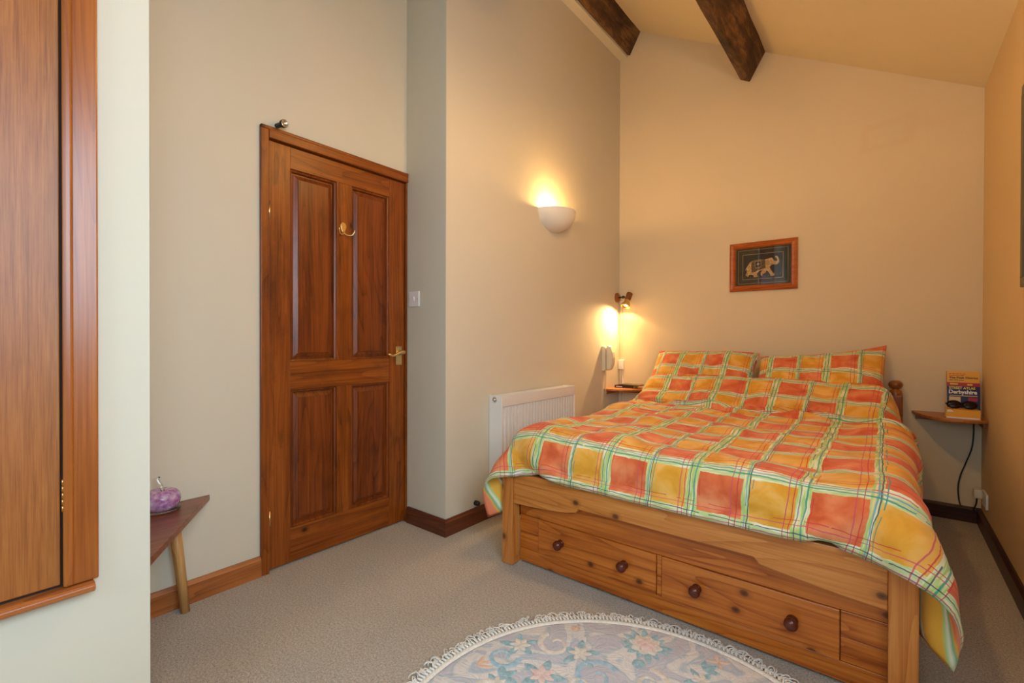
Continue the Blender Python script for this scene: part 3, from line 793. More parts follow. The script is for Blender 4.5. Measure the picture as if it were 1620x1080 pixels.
# local x(depth)->y, y(thickness)->z, z(height)->x
bk = book('paperback_book', 'dark paperback with pale spine lettering on the left corner shelf, undermost', 0.105, 0.165, 0.021, Mb, M_bkdark, (-1.72, 3.64, 0.640), 'books on the left corner shelf')
q = MB()
rng = random.Random(5)
xx = 0.012
for k in range(9):
    w_ = rng.uniform(0.003, 0.006); q.box(-0.0006, 0.0, 0.007, 0.007 + rng.uniform(0.005, 0.008), xx, xx + w_, M=Mb); xx += w_ + 0.0016
q.build('spine_lettering', M_pap, bk)
Mb2 = rotM((-1.752, 3.618, 0.6612), (0, 0, R_(-2))) @ Matrix(((0, 0, 1, 0), (1, 0, 0, 0), (0, 1, 0, 0), (0, 0, 0, 1)))
book('thin_book', 'thin olive-covered book lying on top of the dark paperback on the left shelf', 0.105, 0.17, 0.008, Mb2, M_bkgrey, (-1.70, 3.66, 0.6615), 'books on the left corner shelf')

# right shelf
lean = R_(-7)
Mp = rotM((0.268, 3.630, 0.6225), (lean, 0, R_(2)))
pk = book('guide_book', 'yellow Peak District guide book standing at the back of the right shelf', 0.135, 0.250, 0.016, Mp, M_yel, (0.335, 3.64, 0.620))
Mtx = lambda M, x, z, y=-0.0006: M @ Matrix.Translation((x, y, z)) @ Matrix.Rotation(R_(90), 4, 'X')
text_mesh('title_lettering', 'The Peak District', 0.0155, M_ink, Mtx(Mp, 0.010, 0.2085), pk, offset=0.0004, xs=1.08)
text_mesh('title_lettering', 'and York area', 0.0095, M_ink, Mtx(Mp, 0.010, 0.197), pk, offset=0.0002, xs=1.1)
q = MB()
for (a, z, w_) in ((0.010, 0.234, 0.072), (0.010, 0.225, 0.062)):
    x_ = a
    while x_ < a + w_:
        l_ = rng.uniform(0.008, 0.014); q.box(x_, x_ + l_, -0.0006, 0, z, z + 0.0028, M=Mp); x_ += l_ + 0.003
q.build('small_print', M_red, pk)
Mdq = rotM((0.268, 3.608, 0.6215), (lean, 0, R_(2)))
da = book('street_atlas', 'navy and red Derbyshire street atlas standing in front of the yellow guide', 0.134, 0.188, 0.014, Mdq, M_navy, (0.335, 3.615, 0.620))
q = MB(); q.box(0, 0.134, -0.0005, 0, 0.168, 0.1878, M=Mdq); q.build('red_band', M_red, da)
q = MB(); q.box(0.012, 0.045, -0.0010, -0.0005, 0.176, 0.183, M=Mdq); q.build('band_print', M_yprint, da)
q = MB(); q.box(0.083, 0.104, -0.0010, -0.0005, 0.174, 0.181, M=Mdq); q.build('band_print', M_yprint, da)
text_mesh('title_lettering', 'STREET ATLAS', 0.0185, M_yprint, Mtx(Mdq, 0.008, 0.152), da, offset=0.0006, xs=0.86, sp=1.05)
text_mesh('title_lettering', 'Derbyshire', 0.029, M_pap, Mtx(Mdq, 0.006, 0.126), da, offset=0.0010, xs=0.88)
q = MB(); q.box(0.010, 0.124, -0.0006, 0, 0.113, 0.1165, M=Mdq); q.box(0.008, 0.055, -0.0006, 0, 0.060, 0.108, M=Mdq); q.build('cover_picture', M_page, da)
q = MB(); q.box(0.086, 0.124, -0.0010, -.0004, 0.086, 0.106, M=Mdq); q.build('cover_panel', M_red, da)
Mf = rotM((0.255, 3.500, 0.620), (0, 0, R_(1))) @ Matrix(((0, 0, 1, 0), (1, 0, 0, 0), (0, 1, 0, 0), (0, 0, 0, 1)))
fb = book('thick_book', 'thick yellow book lying flat at the front of the right shelf under the sunglasses', 0.100, 0.135, 0.050, Mf, M_yel, (0.32, 3.55, 0.620))
q = MB(); q.box(-0.0006, 0, 0.001, 0.008, 0.002, 0.133, M=Mf); q.prism([(0.034, 0.004), (0.046, 0.004), (0.044, 0.024), (0.036, 0.03)], -0.0008, 0, 'x', M=Mf); q.build('spine_label', M_pap, fb)
sg = thing('sunglasses', 'dark brown sunglasses on the thick yellow book leaning against the atlas', 'sunglasses', (0.32, 3.55, 0.672))
M_lens = new_mat('dark_lens', 0.2, color=(0.02, 0.008, 0.006), Specular_IOR_Level=0.2)[0]
for cx in (0.290, 0.352):
    q = MB(); q.lathe([(0.0, 0.003), (0.020, 0.002), (0.025, 0.0), (0.020, -0.002), (0, -0.001)], rotM((cx, 3.548, 0.692), (R_(68), 0, 0), (1.12, 0.8, 1)), 20); q.build('lens', M_lens, sg)
q = MB()
for cx in (0.290, 0.352):
    q.tube([(cx + 0.029 * cos(a), 3.548 + .008 * -sin(a) * -1, 0.692 + 0.020 * sin(a)) for a in [2 * pi * k / 20 for k in range(21)]], 0.0028, 6)
q.tube([(0.314, 3.548, 0.698), (0.321, 3.546, 0.701), (0.328, 3.548, 0.698)], 0.003, 6)
q.tube([(0.262, 3.550, 0.697), (0.256, 3.556, 0.696), (0.268, 3.590, 0.678)], 0.0025, 6); q.tube([(0.380, 3.550, 0.697), (0.386, 3.556, 0.696), (0.37, 3.590, 0.678)], 0.0025, 6)
q.build('sunglass_frame', M_lens, sg)

# black cable below the right shelf, plug and adaptor
pts = [(0.388, YB - 0.012, 0.600), (0.388, YB - 0.008, 0.50), (0.380, YB - 0.008, 0.42), (0.355, YB - 0.008, 0.33), (0.335, YB - 0.008, 0.26), (0.326, YB - 0.008, 0.19), (0.330, YB - 0.008, 0.12), (0.336, YB - 0.022, 0.088)]
def smooth_pts(P, n=8):
    P = [Vector(p) for p in P]; out = []
    for i in range(len(P) - 1):
        p0, p1, p2, p3 = P[max(i - 1, 0)], P[i], P[i + 1], P[min(i + 2, len(P) - 1)]
        for k in range(n):
            t_ = k / n
            out.append(0.5 * ((2 * p1) + (-p0 + p2) * t_ + (2 * p0 - 5 * p1 + 4 * p2 - p3) * t_ ** 2 + (-p0 + 3 * p1 - 3 * p2 + p3) * t_ ** 3))
    return out + [P[-1]]
q = MB(); q.tube(smooth_pts(pts), 0.0035, 8)
tag(q.build('black_cable', M_black), 'thin black cable hanging down the wall from the right shelf to the skirting', 'cable')
pg = thing('plug', 'white plug with black lead in the wall socket low behind the bed on the right', 'plug', (XW, 3.66, 0.20))
q = MB(); q.box(XW - 0.010, XW, 3.50, 3.63, 0.145, 0.225); q.build('socket_plate', M_white, pg, bevel=0.002)
q = MB(); q.box(XW - 0.045, XW - 0.010, 3.600, 3.650, 0.175, 0.225); q.build('plug_body', M_phone, pg, bevel=0.006)
q = MB(); q.tube(smooth_pts([(XW - 0.03, 3.625, 0.18), (XW - 0.032, 3.63, 0.14), (XW - 0.04, 3.66, 0.095), (XW - 0.03, 3.70, 0.088)]), 0.0035, 8); q.build('lead', M_black, pg)

# ------------------------------------------------------------------ elephant picture
pf = thing('framed_picture', 'small framed picture of a decorated elephant above the bed', 'picture', (-0.7025, YB, 1.578))
L0, L1, B0, B1 = -0.921, -0.484, 1.402, 1.755
def frame_mesh(mb, l0, l1, b0, b1, w, yb, depth):
    rings = [(0, yb), (0, yb - depth * .8), (w * 0.25, yb - depth), (w * 0.55, yb - depth * .75), (w * 0.8, yb - depth * 0.9), (w, yb - depth * .35), (w, yb - 0.004)]
    vs = [[(l0 + o, y, b0 + o), (l1 - o, y, b0 + o), (l1 - o, y, b1 - o), (l0 + o, y, b1 - o)] for o, y in rings]
    for i in range(len(vs) - 1):
        for k in range(4): mb.poly([vs[i][k], vs[i][(k + 1) % 4], vs[i + 1][(k + 1) % 4], vs[i + 1][k]])
q = MB(); frame_mesh(q, L0, L1, B0, B1, 0.042, YB, 0.020); q.build('picture_frame', M_frame, pf)
M_silk, nt, b = new_mat('dark_silk', 0.7); v = coords(nt)
nt.links.new(ramp(nt, noise(nt, v, 14, 4, 0.6), [(0.35, (0.010, 0.008, 0.006)), (0.6, (0.035, 0.024, 0.012)), (0.75, (0.075, 0.05, 0.02))]), b.inputs['Base Color'])
M_blk = new_mat('black_silk', 0.7, color=(0.008, 0.008, 0.012))[0]
M_gold = new_mat('gold_paint', 0.5, color=lin(196, 160, 92))[0]
M_eleph, nt, b = new_mat('painted_elephant', 0.7); v = coords(nt)
nt.links.new(ramp(nt, noise(nt, v, 90, 3, 0.6), [(0.35, lin(206, 150, 76)), (0.55, lin(240, 196, 128)), (0.7, lin(250, 222, 180))]), b.inputs['Base Color'])
M_blanket, nt, b = new_mat('painted_blanket', 0.7); v = coords(nt)
nt.links.new(ramp(nt, noise(nt, v, 120, 3, 0.6), [(0.35, lin(70, 50, 22)), (0.55, lin(120, 92, 44)), (0.7, lin(160, 130, 80))]), b.inputs['Base Color'])
body = [(-0.806, 1.564), (-0.801, 1.586), (-0.789, 1.607), (-0.769, 1.619), (-0.743, 1.624), (-0.716, 1.627), (-0.687, 1.622), (-0.684, 1.625), (-0.665, 1.628), (-0.652, 1.632), (-0.641, 1.63), (-0.635, 1.618), (-0.63, 1.609), (-0.616, 1.603), (-0.609, 1.61), (-0.613, 1.623), (-0.622, 1.631), (-0.623, 1.639), (-0.616, 1.643), (-0.606, 1.636), (-0.599, 1.616), (-0.597, 1.6), (-0.603, 1.586), (-0.615, 1.579), (-0.636, 1.584), (-0.649, 1.577), (-0.658, 1.565), (-0.647, 1.542), (-0.636, 1.524), (-0.624, 1.511), (-0.629, 1.502), (-0.651, 1.502), (-0.655, 1.516), (-0.669, 1.537), (-0.677, 1.545), (-0.684, 1.528), (-0.696, 1.522), (-0.703, 1.519), (-0.703, 1.508), (-0.714, 1.51), (-0.716, 1.531), (-0.703, 1.548), (-0.716, 1.545), (-0.729, 1.539), (-0.739, 1.522), (-0.732, 1.501), (-0.759, 1.501), (-0.762, 1.516), (-0.779, 1.521), (-0.792, 1.519), (-0.797, 1.504), (-0.816, 1.521), (-0.806, 1.538)]
ear = [(-0.684, 1.614), (-0.67, 1.616), (-0.657, 1.61), (-0.658, 1.587), (-0.668, 1.575), (-0.681, 1.582), (-0.687, 1.597)]
blan = [(-0.776, 1.613), (-0.756, 1.62), (-0.716, 1.626), (-0.687, 1.621), (-0.684, 1.596), (-0.684, 1.56), (-0.71, 1.555), (-0.729, 1.55), (-0.755, 1.538), (-0.774, 1.536), (-0.777, 1.576)]
pan = [(-0.756, 1.614), (-0.713, 1.621), (-0.711, 1.57), (-0.749, 1.563)]
tail = [(-0.801, 1.586), (-0.809, 1.572), (-0.816, 1.556), (-0.812, 1.554), (-0.804, 1.571)]
q = MB(); yb = YB - 0.0045
q.mi = 0; q.box(L0 + 0.035, L1 - 0.035, yb, yb + 0.003, B0 + 0.035, B1 - 0.035)
q.mi = 1; q.box(-0.832, -0.575, yb - 0.0004, yb, 1.488, 1.666)
q.mi = 2
def rect_line(l0, l1, b0, b1, w, y):
    q.box(l0, l1, y - 0.0003, y, b0, b0 + w); q.box(l0, l1, y - 0.0003, y, b1 - w, b1); q.box(l0, l0 + w, y - 0.0003, y, b0 + w, b1 - w); q.box(l1 - w, l1, y - 0.0003, y, b0 + w, b1 - w)
rect_line(-0.835, -0.572, 1.486, 1.669, 0.0028, yb - 0.0004); rect_line(-0.864, -0.542, 1.456, 1.701, 0.0022, yb)
rng = random.Random(2)
for k in range(13):
    x_ = -0.82 + k * 0.019; z_ = rng.uniform(1.498, 1.506) + (0.012 if k > 10 else 0); q.box(x_, x_ + .003, yb - 0.0008, yb - .0005, z_, z_ + .0035)
q.mi = 3; q.prism(body, yb - 0.0008, yb - 0.0004, 'y'); q.prism(tail, yb - 0.0008, yb - 0.0004, 'y')
q.mi = 4; q.prism(blan, yb - 0.0011, yb - 0.0008, 'y')
q.mi = 2; q.prism(pan, yb - 0.0013, yb - 0.0011, 'y'); q.prism(ear, yb - 0.0012, yb - 0.0008, 'y')
q.mi = 1; q.prism([(p[0] * .84 - .1175, 1.592 + (p[1] - 1.592) * .8) for p in pan], yb - 0.0015, yb - 0.0013, 'y')
q.mi = 2; q.prism([(-0.735, 1.580), (-0.729, 1.590), (-0.720, 1.594), (-0.729, 1.599), (-0.733, 1.608), (-0.738, 1.598), (-0.746, 1.593), (-0.738, 1.589)], yb - 0.0017, yb - 0.0015, 'y')
q.build('silk_painting', [M_silk, M_blk, M_gold, M_eleph, M_blanket], pf)
q = MB(); q.box(L0 + 0.040, L1 - 0.040, YB - 0.0080, YB - 0.0068, B0 + 0.040, B1 - 0.040); q.build('picture_glass', M_glass, pf)

# picture on the right wall (only its far edge is in view)
pw = thing('framed_picture', 'large grey-framed picture on the right wall, only its edge in view', 'picture', (XW, 2.45, 1.66))
M_gfr = wood('grey_frame_wood', lin(58, 52, 38), lin(92, 84, 62), lin(120, 110, 84), 'z', 0, 0.45, 1, 0.3, 3.0)
q = MB()
for (a, b_, c_, d_) in ((1.95, 2.640, 1.253, 1.290), (1.95, 2.640, 1.990, 2.028), (1.95, 1.987, 1.290, 1.990), (2.603, 2.640, 1.290, 1.990)):
    q.box(XW - 0.024, XW, a, b_, c_, d_)
q.build('picture_frame', M_gfr, pw, bevel=0.004)
q = MB(); q.box(XW - 0.010, XW - 0.001, 1.987, 2.603, 1.290, 1.990); q.build('mount_board', new_mat('mount_board', 0.8, color=(0.45, 0.40, 0.28))[0], pw)
q = MB(); q.box(XW - 0.0125, XW - 0.0105, 1.988, 2.602, 1.291, 1.989); q.build('picture_glass', M_glass, pw)

# ------------------------------------------------------------------ bed
bd = thing('bed', 'pine double bed with drawers in the foot panel under the checked duvet', 'bed', (-0.665, 2.7, 0))
def post(x0_, x1_, ya, yb_, z):
    q = MB(); q.box(x0_, x1_, ya, yb_, 0, z); return q.build('foot_post', M_pine_post, bd, bevel=0.008, bseg=3)
post(-1.405, -1.342, 1.667, 1.729, 0.438); post(0.006, 0.072, 1.667, 1.729, 0.438)
# foot rail with cut-out lower edge
q = MB()
low = [(-1.342, 0.288), (-1.250, 0.292), (-1.16, 0.298), (-1.06, 0.310), (-1.010, 0.322), (-1.000, 0.338), (-0.335, 0.338), (-0.322, 0.318), (-0.27, 0.312), (-0.17, 0.300), (-0.08, 0.292), (0.006, 0.286)]
q.prism(low + [(0.006, 0.432), (-1.342, 0.432)], 1.679, 1.706, 'y'); q.build('foot_rail', M_pine_pale, bd, bevel=0.003)
q = MB()
zz = [(0.012, 0.072), (0.073, 0.148), (0.149, 0.226), (0.228, 0.345)]
PY = 1.729
q.box(-1.342, 0.006, PY, PY + 0.02, 0.228, 0.395)
q.build('foot_panel', M_pine_x2, bd, bevel=0.0015)
q = MB(); q.box(-1.342, 0.006, PY, PY + 0.02, 0.010, 0.0705); q.build('bottom_plank', M_pine_x3, bd, bevel=0.0015)
q = MB()
for a, b_ in ((-1.342, -1.2355), (-0.6805, -0.6625), (-0.1055, 0.006)):
    for c_, d_ in ((0.0725, 0.146), (0.1475, 0.226)):
        q = MB(); q.box(a, b_, PY, PY + 0.02, c_, d_); q.build('side_plank', M_pine_x, bd, bevel=0.0012)

for i, (a, b_) in enumerate(((-1.2335, -0.6825), (-0.6605, -0.1075))):
    q = MB(); q.box(a, b_, PY - 0.006, PY + 0.016, 0.0725, 0.2265)
    dw = q.build('drawer', (M_pine_x3, M_pine_x2)[i], bd, bevel=0.003)
    q = MB(); q.box(a + .01, b_ - .01, PY + 0.017, PY + 0.42, 0.08, 0.20); q.build('drawer_box', M_pine_y, dw)
    for kx in ((-1.118, -0.818), (-0.536, -0.238))[i]:
        q = MB(); q.lathe([(0.017, 0.0), (0.017, 0.003), (0.011, 0.006), (0.010, 0.012), (0.016, 0.017), (0.0205, 0.026), (0.0195, 0.036), (0.012, 0.043), (0.0, 0.045)], rotM((kx + 0.006, PY - 0.006, 0.150), (R_(90), 0, 0)), 22)
        q.build('knob', M_knob, dw)
for x_ in (-1.400, 0.040):
    q = MB(); q.box(x_, x_ + 0.028, 1.729, 3.64, 0.20, 0.36); q.build('side_rail', M_pine_y, bd, bevel=0.003)
q = MB(); q.box(-1.372, 0.040, 1.80, 3.64, 0.24, 0.27); q.build('slat_base', M_pine_x, bd)
for x_ in (-1.370, 0.041):
    q = MB(); q.box(x_ - 0.034, x_ + 0.034, 3.642, 3.710, 0, 0.715)
    po = q.build('head_post', M_pine_dark, bd, bevel=0.010, bseg=3)
    q = MB(); q.lathe([(0.034, 0.700), (0.034, 0.722), (0.030, 0.737), (0.018, 0.745), (0.017, 0.749), (0.027, 0.755), (0.0345, 0.768), (0.0355, 0.778), (0.031, 0.792), (0.018, 0.800), (0.0, 0.802)], rotM((x_, 3.676, 0)), 28)
    q.build('finial', M_pine_dark, po)
q = MB(); q.box(-1.336, 0.007, 3.662, 3.690, 0.30, 0.66); q.build('headboard', M_pine_x, bd, bevel=0.004)

mt = MB(); mt.box(-1.362, 0.030, 1.752, 3.635, 0.272, 0.555)
mo = mt.build('mattress', new_mat('cream_ticking', 0.9, color=(0.75, 0.70, 0.60))[0], bevel=0.05, bseg=4)
tag(mo, 'cream mattress lying in the bed frame beneath the duvet', 'mattress')

# ------------------------------------------------------------------ soft furnishings
def lumps(seed, comps):
    rng = random.Random(seed); K = []
    for (f0, f1, amp, n) in comps:
        for _ in range(n):
            a = rng.uniform(0, 2 * pi); f = rng.uniform(f0, f1)
            K.append((f * cos(a), f * sin(a), rng.uniform(0, 2 * pi), amp))
    def fn(u, v): return sum(A * np.sin(2 * pi * (p * u + q_ * v) + ph_) for p, q_, ph_, A in K)
    return fn

def pillow(name, label, c, w, h, th, tilt, yawz, seed, uvo, sag):
    NU, NV = 44, 34
    s = np.linspace(-1, 1, NU)[:, None]; t_ = np.linspace(-1, 1, NV)[None, :]
    fn = lumps(seed, [(0.5, 1.4, 0.006, 5), (2, 4, 0.0022, 6)])
    e = np.clip((1 - np.abs(s) ** 2.4) * (1 - np.abs(t_) ** 2.4), 0, 1) ** 0.52
    pin = 1 - 0.07 * (1 - np.abs(s) ** 2) * np.abs(t_) ** 4          # seams pull in between the corners
    pin2 = 1 - 0.045 * (1 - np.abs(t_) ** 2) * np.abs(s) ** 4
    Xl = s * w / 2 * pin2; Yl = t_ * h / 2 * pin
    Yl = Yl + sag(s, t_)
    bmv = bmesh.new(); uvl = bmv.loops.layers.uv.new('UVMap')
    M = rotM(c, (tilt, 0, yawz))
    for side in (1, -1):
        Z = side * th / 2 * e * (1.0 if side > 0 else 0.8) + fn(s * w, t_ * h) * e * side
        V = [[bmv.verts.new(M @ Vector((Xl[i, j], Yl[i, j], Z[i, j]))) for j in range(NV)] for i in range(NU)]
        for i in range(NU - 1):
            for j in range(NV - 1):
                q4 = [(i, j), (i + 1, j), (i + 1, j + 1), (i, j + 1)]
                if side < 0: q4 = q4[::-1]
                f = bmv.faces.new([V[a][b_] for a, b_ in q4]); f.smooth = True
                for lp, (a, b_) in zip(f.loops, q4):
                    lp[uvl].uv = (uvo[0] + (a / (NU - 1)) * w * 1.05, uvo[1] + (b_ / (NV - 1)) * h * 1.1)
    bmesh.ops.remove_doubles(bmv, verts=bmv.verts, dist=1e-4)
    org = Vector((c[0], c[1], c[2] - 0.2)); bmesh.ops.translate(bmv, vec=-org, verts=bmv.verts)
    me = bpy.data.meshes.new(name); bmv.to_mesh(me); bmv.free(); me.materials.append(M_check)
    o = bpy.data.objects.new(name, me); COL.objects.link(o); o.location = org
    md = o.modifiers.new('subd', 'SUBSURF'); md.levels = 1; md.render_levels = 1
    return tag(o, label, 'pillow', 'pillows at the head of the bed')
pillow('pillow', 'orange checked pillow on the left side of the bed head, nearer the telephone', (-1.050, 3.455, 0.790), 0.732, 0.47, 0.17, 0.80, 0.0, 11, (0.07, 0.20), lambda s, t: 0.0 * s * t)
pillow('pillow', 'orange checked pillow on the right side of the bed head, with one raised pointed corner', (-0.343, 3.455, 0.790), 0.692, 0.47, 0.17, 0.80, 0.0, 12, (0.22, 0.03), lambda s, t: (0.125 * (s * .5 + .5) ** 2.4 - 0.036) * np.clip(t, 0, 1))

#@SIMSTART
# the duvet is draped by a small cloth relaxation over the mattress, foot rail and pillows
WD,LD=2.04,1.87
def duvet_sim(seed=3,NU=61,NV=61,W=WD,L=LD,steps=330,iters=10):
    rng=np.random.default_rng(seed)
    X0,Y0=-.665-W/2,1.676
    u=np.linspace(0,W,NU); v=np.linspace(0,L,NV)
    P=np.zeros((NU,NV,3)); P[...,0]=X0+u[:,None]
    # start profile: flat, then up the pillow slope, with slack gathered at the crease
    stp=np.full(NV,L/(NV-1)); yy=Y0+v
    stp[(yy>2.75)&(yy<3.15)]*=.86
    y=Y0+np.cumsum(stp)-stp[0]; z=np.full(NV,.70)
    k=y>3.03; t=y[k]-3.03; y[k]=3.03+t*np.cos(.48); z[k]=.70+t*np.sin(.48)
    P[...,1]=y[None]; P[...,2]=z[None]
    P+=rng.normal(0,.0012,P.shape)
    du,dv=W/(NU-1),L/(NV-1)
    cons=[]
    def add(di,dj,rest,comp):
        # edges (i,j)-(i+di,j+dj), coloured so that no vertex repeats in a batch
        I,J=np.meshgrid(np.arange(NU),np.arange(NV),indexing='ij')
        ok=(I+di<NU)&(J+dj<NV)&(J+dj>=0)
        I,J=I[ok],J[ok]
        key=(I//di)%2 if di else (J//dj)%2
        for c in (0,1):
            s=key==c
            a=(I[s]*NV+J[s]); b=((I[s]+di)*NV+J[s]+dj)
            cons.append((a,b,rest,comp))
    add(1,0,du,.0); add(0,1,dv,.0)
    dg=np.hypot(du,dv); add(1,1,dg,.4); add(1,-1,dg,.4)
    add(2,0,2*du,.6); add(0,2,2*dv,.6); add(4,0,4*du,.8); add(0,4,4*dv,.8)
    p=P.reshape(-1,3).copy(); vel=np.zeros_like(p); dt=1/60
    R=.016
    def box(p,c,h,rad,tilt=0):
        q=p-c
        if tilt:
            cy,sy=np.cos(tilt),np.sin(tilt)
            q=np.stack([q[:,0],q[:,1]*cy+q[:,2]*sy,-q[:,1]*sy+q[:,2]*cy],1)
        hh=np.array(h)-rad; cl=np.clip(q,-hh,hh); d=q-cl; n=np.linalg.norm(d,axis=1)
        inside=n<1e-9
        pen=rad+R-n; m=(pen>0)
        out=np.zeros_like(q)
        mm=m&~inside; out[mm]=d[mm]/n[mm,None]*pen[mm,None]
        mi=m&inside
        if mi.any():
            g=np.array(h)+R-np.abs(q[mi]); g[:,2]*=.6; k=g.argmin(1); o=np.zeros((mi.sum(),3)); r=np.arange(len(k))
            o[r,k]=np.sign(q[mi][r,k]+1e-9)*(np.array(h)+R-np.abs(q[mi]))[r,k]; out[mi]=o
        if tilt: out=np.stack([out[:,0],out[:,1]*cy-out[:,2]*sy,out[:,1]*sy+out[:,2]*cy],1)
        return out,m
    boxes=[(np.array([-.665,2.70,.44]),(.725,.99,.15),.07,0),
           (np.array([-.665,1.695,.215]),(.735,.032,.215),.02,0),
           (np.array([-1.04,3.38,.725]),(.335,.32,.065),.06,.55),(np.array([-.33,3.38,.725]),(.335,.32,.065),.06,.55),
           (np.array([-.665,3.38,.71]),(.5,.30,.06),.05,.52)]
    for s in range(steps):
        damp=.985 if s<steps*.7 else .93
        vel[:,2]-=9.8*dt; vel*=damp
        prev=p.copy(); p=p+vel*dt
        for it in range(iters):
            for a,b,rest,comp in cons:
                d=p[b]-p[a]; n=np.linalg.norm(d,axis=1); w=(n-rest)/n*.5
                if comp: w=w*(1-comp)*np.where(n<rest,.55,1.)
                c=d*w[:,None]; p[a]+=c; p[b]-=c
            if it%2==1:
                for c,h,rad,tilt in boxes:
                    o,m=box(p,c,h,rad,tilt); p+=o
                    # friction
                    if it==iters-1:
                        fr=p[m]-prev[m]; p[m]-=fr*.75
                p[:,2]=np.maximum(p[:,2],.02)
                p[:,1]=np.minimum(p[:,1],3.72); p[:,0]=np.maximum(p[:,0],-1.80)
                # radiator
                m=(p[:,1]>2.02)&(p[:,1]<2.88)&(p[:,0]<-1.70)&(p[:,2]<.74); p[m,0]=-1.70
        vel=(p-prev)/dt
        sp=np.linalg.norm(vel,axis=1,keepdims=True); vel*=np.minimum(1,2.5/np.maximum(sp,1e-6))
    return p.reshape(NU,NV,3)
#@SIMEND
def duvet():
    P = duvet_sim(); W, L = WD, LD
    # refine the grid with a Catmull-Rom pass
    def refine(A, n):
        m_ = A.shape[0]; x = np.linspace(0, m_ - 1, (m_ - 1) * n + 1); i = np.minimum(x.astype(int), m_ - 2); t_ = (x - i)[:, None, None]
        p0, p1, p2, p3 = A[np.maximum(i - 1, 0)], A[i], A[i + 1], A[np.minimum(i + 2, m_ - 1)]
        return 0.5 * (2 * p1 + (p2 - p0) * t_ + (2 * p0 - 5 * p1 + 4 * p2 - p3) * t_ ** 2 + (3 * p1 - p0 - 3 * p2 + p3) * t_ ** 3)
    P = refine(P, 2); P = refine(P.transpose(1, 0, 2), 2).transpose(1, 0, 2)
    nu, nv = P.shape[:2]
    u = np.linspace(0, W, nu)[:, None] * np.ones((1, nv)); v = np.linspace(0, L, nv)[None, :] * np.ones((nu, 1))
    du = np.gradient(P, axis=0); dv = np.gradient(P, axis=1)
    N = np.cross(du, dv); N /= np.linalg.norm(N, axis=2, keepdims=True) + 1e-9
    d = np.minimum(np.minimum(u, W - u), np.minimum(v, L - v))
    e = np.sqrt(np.clip(1 - (1 - np.clip(d / 0.10, 0, 1)) ** 2, 0, 1))
    fn = lumps(21, [(0.7, 1.6, 0.0036, 6), (2.0, 3.6, 0.0030, 8), (5, 9, 0.0011, 8)])
    th = 0.016 * e + fn(u, v) * e
    # stitched pockets of the quilt
    th = th - 0.0035 * e * np.exp(-(((v / 0.33 + 0.35) % 1 - 0.5) / 0.07) ** 2)
    # cloth bunched up where the quilt turns up on to the pillows
    yk = P[nu // 2, :, 1]; vc = v[0, np.argmin(np.abs(yk - 3.06))]
    wu = 0.5 + 0.5 * np.sin(2 * pi * (u * 0.9 + 0.3)) * np.sin(2 * pi * (u * 2.3 + v * 0.8))
    wav = v - vc + 0.020 * np.sin(2 * pi * u * 1.3 + 1.0) + 0.010 * np.sin(2 * pi * u * 3.7)
    fold = 1.7 * (0.017 * np.exp(-((wav - 0.015) / 0.026) ** 2) - 0.014 * np.exp(-((wav + 0.035) / 0.022) ** 2) + 0.010 * wu * np.exp(-((wav + 0.095) / 0.028) ** 2) + 0.006 * (1 - wu) * np.exp(-((wav - 0.085) / 0.02) ** 2))
    diag = 0.010 * np.sin(2 * pi * (v * 6.5 + u * 2.2 + 0.25 * np.sin(5 * u))) * np.exp(-((v - vc + 0.14) / 0.14) ** 2) * (0.3 + wu)
    P = P + N * ((fold + diag) * e)[..., None]
    top = P + N * (th + 0.001)[..., None]; bot = P - N * (0.010 * e)[..., None]
    bmv = bmesh.new(); uvl = bmv.loops.layers.uv.new('UVMap')
    for side, Q in ((1, top), (-1, bot)):
        V = [[bmv.verts.new(Q[i, j]) for j in range(nv)] for i in range(nu)]
        for i in range(nu - 1):
            for j in range(nv - 1):
                q4 = [(i, j), (i + 1, j), (i + 1, j + 1), (i, j + 1)]
                if side < 0: q4 = q4[::-1]
                f = bmv.faces.new([V[a][b_] for a, b_ in q4]); f.smooth = True; f.material_index = 0 if side > 0 else 1
                for lp, (a, b_) in zip(f.loops, q4): lp[uvl].uv = (P0U + u[a, b_], v[a, b_] - 0.028)
    bmesh.ops.remove_doubles(bmv, verts=[x for x in bmv.verts if x.is_boundary], dist=0.0016)
    org = Vector((-0.665, 2.6, 0.45)); bmesh.ops.translate(bmv, vec=-org, verts=bmv.verts)
    me = bpy.data.meshes.new('duvet'); bmv.to_mesh(me); bmv.free(); me.materials.append(M_check); me.materials.append(M_stripe)
    o = bpy.data.objects.new('duvet', me); COL.objects.link(o); o.location = org
    return tag(o, 'puffy duvet in orange and yellow checks spread over the bed', 'duvet')
P0U = -0.665 - WD / 2 + 1.178 + 0.99
duvet()

